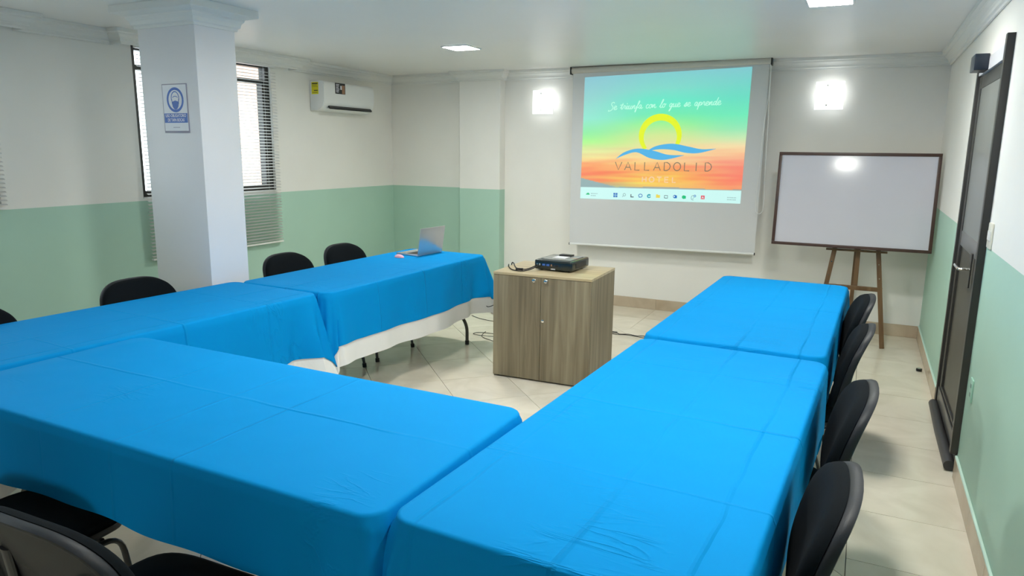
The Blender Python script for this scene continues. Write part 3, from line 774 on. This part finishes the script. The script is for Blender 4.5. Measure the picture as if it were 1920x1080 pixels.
for p in ((-2.858, 2.470), (-.880, 2.486)): mk('end_cap', box(p[0]-.006, p[0]+.006, -.028, .055, p[1]-.040, p[1]+.034, bevel=.002), M_BLACK, scr)
for p in (-2.70, -1.05): mk('mounting_bracket', box(p-.02, p+.02, .040, YB-YS-.001, 2.452, 2.500), M_CHROME, scr, smooth=False)
hbar(BLc, BRc, .011, M_WHITEPL, 'bottom_bar', -.002)
for p in (BLc, BRc): mk('end_cap', box(p[0]-.004, p[0]+.004, -.014, .012, p[1]-.012, p[1]+.012, bevel=.002), M_RUBBER, scr)
cord = mk('pull_cord', tube(smooth_path([(-.884, -.03, 2.45), (-.880, -.03, 2.2), (-.905, -.03, 1.9), (-.918, -.03, 1.5), (-.925, -.03, 1.16), (-.905, -.03, 1.09), (-.870, -.03, 1.09), (-.852, -.03, 1.16), (-.862, -.03, 1.5), (-.868, -.03, 1.9), (-.876, -.03, 2.2), (-.878, -.03, 2.44)], 5), .0032, n=6), M_WHITEPL, scr)

# the projected picture: sunset with a hotel mark and a task bar
def ramp(st, t):
    for (a, ca), (b, cb) in zip(st, st[1:]):
        if t <= b: k = max(0, (t-a)/(b-a)); return [ca[i]+(cb[i]-ca[i])*k for i in range(3)]
    return list(st[-1][1])
RL = [(0, (120, 150, 150)), (.105, (130, 165, 170)), (.15, (245, 140, 60)), (.22, (250, 115, 45)), (.28, (250, 160, 80)), (.34, (248, 212, 130)), (.40, (225, 235, 150)), (.47, (165, 250, 130)), (.55, (130, 240, 160)), (.66, (135, 235, 210)), (.82, (140, 215, 210)), (1, (135, 200, 215))]
RM = [(0, (250, 190, 60)), (.11, (245, 190, 60)), (.16, (252, 205, 40)), (.21, (248, 165, 50)), (.27, (252, 175, 85)), (.34, (250, 205, 135)), (.42, (240, 220, 145)), (.52, (210, 235, 140)), (.60, (150, 245, 140)), (.68, (95, 238, 175)), (.78, (85, 238, 200)), (.88, (120, 222, 205)), (1, (125, 208, 212))]
RR = [(0, (250, 150, 80)), (.12, (250, 150, 85)), (.17, (252, 110, 75)), (.24, (250, 120, 90)), (.31, (250, 150, 115)), (.37, (252, 195, 140)), (.43, (248, 222, 165)), (.49, (200, 235, 175)), (.56, (140, 235, 180)), (.66, (95, 238, 185)), (.78, (90, 225, 195)), (1, (125, 205, 212))]
from mathutils import noise
def picture(u, v):
    n1 = noise.noise(Vector((u*3.1, v*11, 1.7)))*.5+noise.noise(Vector((u*9, v*34, 4.2)))*.25
    w = max(0, 1-abs(v-.2)/.28)
    vv = v+n1*(.02+.06*w)
    a, b = (ramp(RL, vv), ramp(RM, vv)) if u < .5 else (ramp(RM, vv), ramp(RR, vv))
    k = (u if u < .5 else u-.5)*2; k = k*k*(3-2*k)
    c = [a[i]+(b[i]-a[i])*k for i in range(3)]
    if w > 0:
        s = noise.noise(Vector((u*4+3, v*42, 9)))*w; c = [c[0], c[1]+s*46, c[2]+s*22]
    hill = .175-.30*u if u < .26 else .095+.0
    hill = max(.108-.004*math.sin(u*9), hill)
    if v < hill: c = [130, 165, 168] if u < .3 else [150, 160, 150]
    if v < .098: c = [200, 250, 245]
    return (lin(max(0, min(255, c[0]))), lin(max(0, min(255, c[1]))), lin(max(0, min(255, c[2]))), 1)
t = NT('projected_picture'); at = t.node('ShaderNodeVertexColor', layer_name='Col')
t.setp(**{'Base Color': (.16, .16, .16, 1), 'Roughness': .8, 'Specular IOR Level': .1}); t.link(at.outputs[0], t.b.inputs['Emission Color']); t.b.inputs['Emission Strength'].default_value = PICTURE_STRENGTH
P = dict(tl=(-2.705, 2.399), tr=(-1.049, 2.440), br=(-1.070, 1.169), bl=(-2.718, 1.155))
pic = mk('projected_image', grid_quad(P['tl'], P['tr'], P['br'], P['bl'], 150, 200, -.0025, picture), t.m, scr, smooth=False)
def flat_ink(name, c, k=1.0): return emit(name, srgb(*c), PICTURE_STRENGTH*k, (.03, .03, .03, 1))
I_YEL = flat_ink('light_yellow', (238, 255, 0)); I_BLU = flat_ink('light_blue', (75, 185, 240)); I_PALE = flat_ink('light_pale_green', (190, 255, 225), 1.15)
I_GREY = flat_ink('light_grey_ink', (120, 115, 95)); I_WARM = flat_ink('light_warm_white', (255, 215, 170)); I_DK = flat_ink('light_dark_ink', (60, 80, 95))
I_MB = flat_ink('light_mid_blue', (40, 120, 200)); I_GN = flat_ink('light_green', (30, 200, 130)); I_RD = flat_ink('light_red', (235, 80, 100)); I_W2 = flat_ink('light_white', (230, 255, 252))
I_TEAL = flat_ink('light_teal', (30, 170, 190)); I_FOLD = flat_ink('light_folder_yellow', (245, 225, 80)); I_SOFT = flat_ink('light_soft_grey', (150, 190, 190))
def ribbon(bm, pts, w, y=-.004):
    pts = [Vector((p[0], p[1])) for p in pts]; L, R = [], []
    for i, p in enumerate(pts):
        d = pts[min(i+1, len(pts)-1)]-pts[max(i-1, 0)]
        if d.length < 1e-7: d = Vector((1, 0))
        d.normalize(); n = Vector((-d.y, d.x)); ww = w(i/(len(pts)-1)) if callable(w) else w
        a, b = p+n*ww/2, p-n*ww/2
        L.append(bm.verts.new((a.x, y, a.y))); R.append(bm.verts.new((b.x, y, b.y)))
    for i in range(len(pts)-1): bm.faces.new((L[i], L[i+1], R[i+1], R[i]))
def sm2(pts, sub=6): return [(p.x, p.y) for p in smooth_path([(a, b, 0) for a, b in pts], sub)]
def arc(cx, cz, rx, rz, a0, a1, n=24): return [(cx+rx*math.cos(math.radians(a0+(a1-a0)*k/n)), cz+rz*math.sin(math.radians(a0+(a1-a0)*k/n))) for k in range(n+1)]
def disc(bm, cx, cz, r, y, n=16, rz=None): bm.faces.new([bm.verts.new((cx+r*math.cos(2*PI*k/n), y, cz+(rz or r)*math.sin(2*PI*k/n))) for k in range(n)])
def rect(bm, x0, x1, z0, z1, y): bm.faces.new([bm.verts.new(p) for p in ((x0, y, z0), (x1, y, z0), (x1, y, z1), (x0, y, z1))])
def poly(bm, pts, y): bm.faces.new([bm.verts.new((a, y, b)) for a, b in pts])
def ink(name, bm, m): return mk(name, bm, m, pic, smooth=False)
# sun ring, open below, thicker at the top
bm = NB(); ribbon(bm, arc(-1.888, 1.805, .192, .186, -28, 222, 44), lambda t_: .036+.030*math.sin(t_*PI)); ink('sun_ring', bm, I_YEL)
def wave(top, bot):
    a, b = sm2(top, 6), sm2(bot, 6); bm = NB(); A = [bm.verts.new((x, -.005, z)) for x, z in a]; B = [bm.verts.new((x, -.005, z)) for x, z in b]
    for i in range(len(A)-1): bm.faces.new((A[i], A[i+1], B[i+1], B[i]))
    return bm
ink('wave', wave([(-2.338, 1.578), (-2.249, 1.645), (-2.110, 1.682), (-1.944, 1.662), (-1.800, 1.625), (-1.640, 1.622)], [(-2.338, 1.576), (-2.240, 1.618), (-2.120, 1.645), (-1.985, 1.590), (-1.832, 1.574), (-1.640, 1.620)]), I_BLU)
ink('wave', wave([(-2.020, 1.655), (-1.919, 1.710), (-1.759, 1.733), (-1.600, 1.706), (-1.469, 1.682), (-1.335, 1.688)], [(-2.020, 1.653), (-1.891, 1.677), (-1.750, 1.672), (-1.620, 1.645), (-1.493, 1.645), (-1.335, 1.686)]), I_BLU)
# thin capitals
CAPS = {'V': [[(0, 1), (.5, 0), (1, 1)]], 'A': [[(0, 0), (.5, 1), (1, 0)], [(.2, .35), (.8, .35)]], 'L': [[(.1, 1), (.1, 0), (.8, 0)]],
        'D': [[(.1, 0), (.1, 1), (.5, 1), (.85, .8), (.97, .5), (.85, .2), (.5, 0), (.1, 0)]], 'O': [[(.5+.5*math.cos(k*PI/8), .5+.5*math.sin(k*PI/8)) for k in range(17)]],
        'I': [[(.5, 0), (.5, 1)]], 'H': [[(.1, 0), (.1, 1)], [(.9, 0), (.9, 1)], [(.1, .5), (.9, .5)]], 'T': [[(0, 1), (1, 1)], [(.5, 1), (.5, 0)]],
        'E': [[(.85, 1), (.1, 1), (.1, 0), (.85, 0)], [(.1, .5), (.75, .5)]]}
def caps(txt, x0, x1, z0, h, wl, th, y=-.0045):
    bm = NB(); n = len(txt); step = (x1-x0-wl)/(n-1); sl = (2.092-2.063)/(1.128)*.35
    for i, c in enumerate(txt):
        for s_ in CAPS[c]: ribbon(bm, [(x0+i*step+px*wl*(1 if c != 'I' else .6), z0+pz*h+sl*(i*step)) for px, pz in s_], th, y)
    return bm
ink('lettering', caps('VALLADOLID', -2.342, -1.362, 1.464, .080, .070, .0085), I_GREY)
ink('lettering', caps('HOTEL', -2.053, -1.697, 1.350, .050, .048, .012), I_WARM)
# handwritten line
HW = {'S': ([(.95, 1.75), (.75, 2.1), (.4, 1.9), (.35, 1.4), (.7, .9), (.75, .35), (.4, -.2), (-.1, -.35), (0, 0)], 1.0),
      'e': ([(0, .3), (.4, .55), (.55, .85), (.3, 1.0), (.08, .6), (.15, .1), (.45, 0), (.75, .35)], .72),
      't': ([(0, .3), (.3, 1.0), (.42, 1.7), (.25, .6), (.3, .05), (.6, .25)], .58),
      'r': ([(0, .3), (.2, .95), (.3, 1.0), (.45, .85), (.40, .3), (.6, .1), (.75, .35)], .68),
      'i': ([(0, .3), (.2, .95), (.18, .2), (.3, 0), (.5, .35)], .46),
      'u': ([(0, .5), (.15, .95), (.12, .2), (.3, 0), (.5, .4), (.58, .95), (.55, .2), (.72, 0), (.9, .35)], .86),
      'n': ([(0, .1), (.12, .9), (.12, .1), (.35, .85), (.5, .9), (.5, .1), (.7, .1), (.85, .35)], .8),
      'f': ([(0, .3), (.4, 1.1), (.62, 1.9), (.5, 2.1), (.35, 1.4), (.18, -.2), (.05, -.9), (-.02, -.6), (.3, .2), (.6, .4)], .6),
      'a': ([(.55, .85), (.3, 1.0), (.08, .6), (.12, .1), (.35, .1), (.55, .8), (.52, .1), (.7, 0), (.88, .35)], .82),
      'c': ([(.5, .8), (.35, 1.0), (.1, .7), (.1, .15), (.35, 0), (.65, .35)], .62),
      'o': ([(.35, 1.0), (.1, .7), (.12, .1), (.4, .05), (.55, .55), (.38, 1.0), (.6, .85), (.8, .9)], .72),
      'l': ([(0, .2), (.4, 1.2), (.6, 2.0), (.45, 2.1), (.25, 1.0), (.2, .1), (.4, 0), (.6, .3)], .56),
      'q': ([(.5, .85), (.3, 1.0), (.08, .6), (.15, .1), (.4, .2), (.55, .9), (.45, -.3), (.25, -1.0), (.15, -.9), (.4, -.2), (.8, .3)], .74),
      's': ([(0, .2), (.35, .9), (.45, 1.1), (.42, .6), (.45, .1), (.2, 0), (.1, .1), (.65, .3)], .62),
      'p': ([(0, .3), (.2, 1.0), (.05, -.4), (-.05, -1.0), (.15, .5), (.35, .95), (.55, .7), (.45, .2), (.25, .1), (.7, .3)], .7),
      'd': ([(.5, .8), (.3, .95), (.08, .6), (.12, .1), (.35, .1), (.58, .9), (.80, 2.0), (.6, .8), (.55, .1), (.7, 0), (.88, .3)], .84)}
words = 'Se triunfa con lo que se aprende'; GAPW = .75
tot = sum(HW[c][1] if c != ' ' else GAPW for c in words); x = -2.432; sc = (-1.315+2.432)/tot; xh = .036
for word in words.split(' '):
    bm = NB()
    for c in word:
        zb = 2.068+(x+2.432)*.030; ribbon(bm, [(x+px*sc*1.05+pz*.006, zb+pz*xh) for px, pz in sm2(HW[c][0], 5)], .0064)
        if c == 't': ribbon(bm, [(x, zb+1.15*xh), (x+.75*sc, zb+1.28*xh)], .006)
        if c == 'i': disc(bm, x+.3*sc, zb+1.5*xh, .005, -.004, 8)
        x += HW[c][1]*sc
    x += GAPW*sc; ink('written_word', bm, I_PALE)
# task bar signs
def icon(name, m, fn): b_ = NB(); fn(b_); ink(name, b_, m)
y1, y2 = -.0045, -.0055
def four(b_):
    for dx in (-.012, .012):
        for dz in (-.012, .012): rect(b_, -2.328+dx-.010, -2.328+dx+.010, 1.205+dz-.010, 1.205+dz+.010, y1)
icon('icon', I_MB, four)
icon('icon', I_SOFT, lambda b_: (ribbon(b_, arc(-2.232, 1.212, .013, .013, 0, 360, 18), .006, y1), ribbon(b_, [(-2.242, 1.202), (-2.252, 1.190)], .006, y1)))
icon('icon', I_DK, lambda b_: (rect(b_, -2.166, -2.157, 1.188, 1.220, y1), rect(b_, -2.157, -2.132, 1.188, 1.197, y1)))
icon('icon', I_MB, lambda b_: (ribbon(b_, arc(-2.061, 1.209, .019, .016, 0, 360, 20), .007, y1), poly(b_, [(-2.075, 1.198), (-2.060, 1.196), (-2.076, 1.186)], y1)))
icon('icon', I_TEAL, lambda b_: ribbon(b_, arc(-1.971, 1.207, .015, .014, 30, 350, 20), lambda t_: .016-.006*t_, y1))
icon('icon', I_FOLD, lambda b_: (rect(b_, -1.898, -1.858, 1.194, 1.222, y1), rect(b_, -1.898, -1.880, 1.222, 1.228, y1)))
icon('icon', I_DK, lambda b_: ribbon(b_, [(-1.812, 1.195), (-1.812, 1.220), (-1.780, 1.220), (-1.780, 1.195), (-1.812, 1.195)], .006, y1))
icon('icon', I_MB, lambda b_: (disc(b_, -1.708, 1.213, .017, y1), rect(b_, -1.708, -1.686, 1.197, 1.225, y1))); icon('icon', I_W2, lambda b_: disc(b_, -1.712, 1.214, .007, y2, 10))
icon('icon', I_GN, lambda b_: (disc(b_, -1.618, 1.211, .018, y1), rect(b_, -1.616, -1.596, 1.196, 1.224, y1)))
icon('icon', I_SOFT, lambda b_: (ribbon(b_, arc(-1.527, 1.208, .016, .022, 60, 300, 14), .006, y1), ribbon(b_, [(-1.532, 1.195), (-1.515, 1.212)], .005, y1)))
icon('icon', I_MB, lambda b_: ribbon(b_, arc(-1.508, 1.226, .009, .009, 0, 360, 14), .006, y2))
icon('icon', I_RD, lambda b_: rect(b_, -1.448, -1.412, 1.198, 1.234, y1)); icon('icon', I_W2, lambda b_: poly(b_, [(-1.442, 1.203), (-1.430, 1.228), (-1.418, 1.203), (-1.430, 1.211)], y2))
icon('icon', I_GN, lambda b_: (poly(b_, [(-2.656, 1.198), (-2.645, 1.212), (-2.630, 1.220), (-2.616, 1.212), (-2.612, 1.198)], y1)))
def dashes(b_, x0, x1, z):
    xx = x0
    rr = random.Random(int(abs(x0)*1000+z*100))
    while xx < x1: w_ = rr.uniform(.006, .012); rect(b_, xx, min(xx+w_, x1), z-.004, z+.004, y1); xx += w_+.005
icon('small_print', I_SOFT, lambda b_: (dashes(b_, -2.598, -2.525, 1.212), dashes(b_, -2.598, -2.545, 1.190)))
icon('small_print', I_SOFT, lambda b_: (dashes(b_, -1.195, -1.110, 1.223), dashes(b_, -1.195, -1.110, 1.203)))

# ================================================================== WHITEBOARD ON EASEL
brd = thing('whiteboard', 'large whiteboard with a dark brown frame resting on the easel', 'whiteboard', (0, 6.72, .852))
tm = Matrix.Rotation(rad(-6), 4, 'X'); bx0, bx1, bh = -.712, .538, .815; fw = .026
mk('board_panel', box(bx0+.01, bx1-.01, -.004, .006, .01, bh-.01, mat=tm), plain('gloss_white_board', (.64, .63, .70), .11, noise=.02, nscale=4, spec=.6), brd, smooth=False)
for nm, a in (('frame_rail', (bx0, bx1, -.014, .012, 0, fw)), ('frame_rail', (bx0, bx1, -.014, .012, bh-fw, bh)), ('frame_stile', (bx0, bx0+fw, -.014, .012, fw, bh-fw)), ('frame_stile', (bx1-fw, bx1, -.014, .012, fw, bh-fw))):
    mk(nm, box(*a, bevel=.003, mat=tm), M_DARKWOOD, brd)
es = thing('easel', 'brown wooden easel carrying the whiteboard', 'easel', (-.02, 6.745, 0))
def beam(p0, p1, w_, d_): # rectangular bar
    p0, p1 = Vector(p0), Vector(p1); ax = (p1-p0).normalized(); sx = Vector((1, 0, 0)); sx = (sx-ax*sx.dot(ax)).normalized(); sy = ax.cross(sx)
    m = Matrix((sx, sy, ax)).transposed().to_4x4(); m.translation = p0
    return box(-w_/2, w_/2, -d_/2, d_/2, 0, (p1-p0).length, bevel=.002, mat=m)
for s in (-1, 1):
    p0 = (s*.277, .0, .0); p1 = (s*.085, .155, 1.52)
    lg = mk('leg', beam(p0, p1, .038, .022), M_EASEL, es)
    for z in (.60, .72):
        k = z/1.52; cx = s*(.277-.192*k); cy = .155*k
        mk('peg', cyl(NB(), (cx, cy-.018, z), (cx, cy+.0, z), .0045, 10), M_CHROME, lg)
mk('centre_post', beam((.02, .062, .49), (.008, .165, 1.52), .036, .020), M_EASEL, es)
mk('crossbar', box(-.232, .232, .040, .060, .485, .522, bevel=.002), M_EASEL, es)
mk('ledge', box(-.24, .24, .030, .072, .822, .838, bevel=.002), M_EASEL, es)
mk('leg', beam((.0, .46, .0), (.0, .185, 1.50), .034, .020), M_EASEL, es)

# ================================================================== DOOR
dr = sthing('door_1', (XR, 0, 0))
mk('door_jamb', box(-.034, .06, DY0-.02, DY0+.025, .122, 2.215, bevel=.002), M_DARKALU, dr)
mk('door_jamb', box(-.010, .06, DY1-.03, DY1+.015, 0.0, 2.195, bevel=.002), M_DARKALU, dr)
mk('header_panel', box(-.004, .05, DY0+.025, DY1-.03, 2.125, 2.199, bevel=.002), plain('pale_header', (.62, .62, .66), .4), dr)
L0, L1 = DY0+.03, DY1-.035
mk('leak_sill', box(.0, .12, DY0, DY1, -.011, .012), M_DARKALU, dr, smooth=False)  # added sill that blocks light leaking in below the leaf
leaf = mk('door_leaf', box(.018, .040, L0-.01, L1+.01, .013, 2.124), M_DOORPANEL, dr, smooth=False)
sw = .085
for a in ((L0, L0+.03, .05, 2.118), (L1-sw, L1, .05, 2.118)): mk('stile', box(.004, .046, a[0], a[1], .014, a[3], bevel=.003), M_DARKALU, leaf)
for z0, z1 in ((.05, .17), (1.10, 1.19), (2.045, 2.118)): mk('rail', box(.006, .044, L0+.03, L1-sw, z0, z1, bevel=.003), M_DARKALU if z0 != 1.10 else plain('worn_grey_aluminium', (.14, .14, .14), .35), leaf)
mk('pane', box(.010, .017, L0+.03, L1-sw, 1.19, 2.045), M_DOORGLASS, leaf, smooth=False)
mk('glazing_bead', box(.000, .006, L0+.012, L0+.03, .17, 2.10), plain('pale_bead', (.5, .5, .47), .4), leaf, smooth=False)
mk('draught_stopper', tube([(-.022, L0+.015, .030), (-.026, (L0+L1)/2, .031), (-.020, L1-.02, .030)], .028, n=14), plain('dark_grey_foam', (.045, .045, .048), .4), leaf)
mk('kick_plate', box(-.003, .004, L0+.02, L1-.02, .058, .15, bevel=.002), plain('dark_kick_plate', (.07, .07, .07), .3), leaf)
hd = mk('door_handle', tube(round_path([(.0, 4.60, 1.03), (-.055, 4.60, 1.03), (-.058, 4.74, 1.035)], .02), .008, n=10), M_CHROME, leaf)
mk('lock_plate', box(-.002, .005, 4.57, 4.63, .93, 1.12, bevel=.002), M_DARKALU, leaf)
cl = mk('door_closer', box(-.075, -.0045, 4.90, 5.08, 2.125, 2.215, bevel=.004), plain('navy_black_closer', (.012, .02, .035), .3), dr)

sp = thing('light_switch', 'cream light switch plate on the right wall beside the dark door', 'switch', (XR, 4.035, 1.275))
mk('plate', box(-.008, -.0003, -.058, .058, -.060, .060, bevel=.003), M_CREAMPL, sp)
for yv in (-.028, .0, .028): mk('rocker', box(-.012, -.007, yv-.010, yv+.010, -.022, .022, bevel=.002), M_WHITEPL, sp)
ol = thing('wall_outlet', 'green painted outlet plate low on the right wall', 'outlet', (XR, 3.965, .525))
mk('plate', box(-.007, -.0003, -.038, .038, -.056, .056, bevel=.002), M_GREENPL, ol)
for zv in (-.022, .022): mk('socket', box(-.0085, -.0065, -.014, .014, zv-.010, zv+.010, bevel=.001), plain('dull_green_socket', (.18, .30, .25), .5), ol)
ds = thing('door_stop', 'small metal door stop on the floor by the right wall', 'door stop', (.505, 6.13, 0), .4)
mk('base', lathe(NB(), [(0, 0), (.022, 0), (.022, .008), (.014, .012), (.014, .030), (0, .030)], (0, 0, 0.0005), (0, 0, 1)), M_CHROME, ds)
mk('rubber_ring', lathe(NB(), [(.0135, .012), (.021, .012), (.021, .026), (.0135, .026)], (0, 0, 0.0005), (0, 0, 1)), M_RUBBER, ds)

# ================================================================== FACE MASK NOTICE ON THE COLUMN
sg = thing('notice', 'blue and white face mask notice stuck on the square column', 'sign', (-3.933, CY0, 1.885))
w_, h_ = .112, .150
pn = mk('panel', box(-w_, w_, -.004, -.0004, -h_, h_, bevel=.001), M_SIGNGREY, sg)
mk('face_sheet', box(-w_+.006, w_-.006, -.0048, -.0041, -h_+.012, h_-.006), M_SIGNWHITE, pn, smooth=False)
bm = NB(); ribbon(bm, arc(.004, .052, .068, .068, 0, 360, 40), .016, -.0054); disc(bm, .004, .052, .0001, -.0054, 6); mk('mandatory_ring', bm, M_SIGNBLUE, pn, smooth=False)
bm = NB(); ribbon(bm, arc(.004, .062, .034, .040, -20, 200, 24), .006, -.0054); ribbon(bm, arc(.004, .060, .024, .014, 20, 160, 12), .004, -.0054)
ribbon(bm, [(-.027, .055), (-.024, .025)], .005, -.0054); ribbon(bm, [(.035, .055), (.032, .025)], .005, -.0054); mk('head_drawing', bm, M_SIGNBLUE, pn, smooth=False)
bm = NB(); poly(bm, [(-.026, .040), (.004, .048), (.034, .040), (.030, .012), (.018, -.004), (.004, -.008), (-.010, -.004), (-.022, .012)], -.0054); mk('mask_drawing', bm, M_SIGNBLUE, pn, smooth=False)
mk('blue_band', box(-w_+.008, w_-.008, -.0055, -.0049, -.088, -.030), M_SIGNBLUE, pn, smooth=False)
def text_mesh(name, s, size, mat, parent, loc, w=None):
    cu = bpy.data.curves.new(name, 'FONT'); cu.body = s; cu.size = size; cu.align_x = 'CENTER'; cu.align_y = 'CENTER'; cu.offset = size*.02
    tmp = bpy.data.objects.new(name, cu); COL.objects.link(tmp); dg = bpy.context.evaluated_depsgraph_get(); dg.update()
    me = bpy.data.meshes.new_from_object(tmp.evaluated_get(dg)); bpy.data.objects.remove(tmp); bpy.data.curves.remove(cu)
    xs = [v.co.x for v in me.vertices]; W0 = max(xs)-min(xs); k = w/W0 if w else 1
    for v in me.vertices: v.co = (v.co.x*k, 0, v.co.y)
    me.materials.append(mat); me.name = name
    o = bpy.data.objects.new(name, me); COL.objects.link(o); o.parent = parent; o.location = loc; return o
text_mesh('lettering', 'USO OBLIGATORIO', .026, M_SIGNWHITE, pn, (0, -.006, -.045), .185)
text_mesh('lettering', 'DE TAPA BOCAS', .026, M_SIGNWHITE, pn, (0, -.006, -.072), .150)
mk('small_line', box(-.03, .03, -.0054, -.0049, -.118, -.115), M_SIGNGREY, pn, smooth=False)
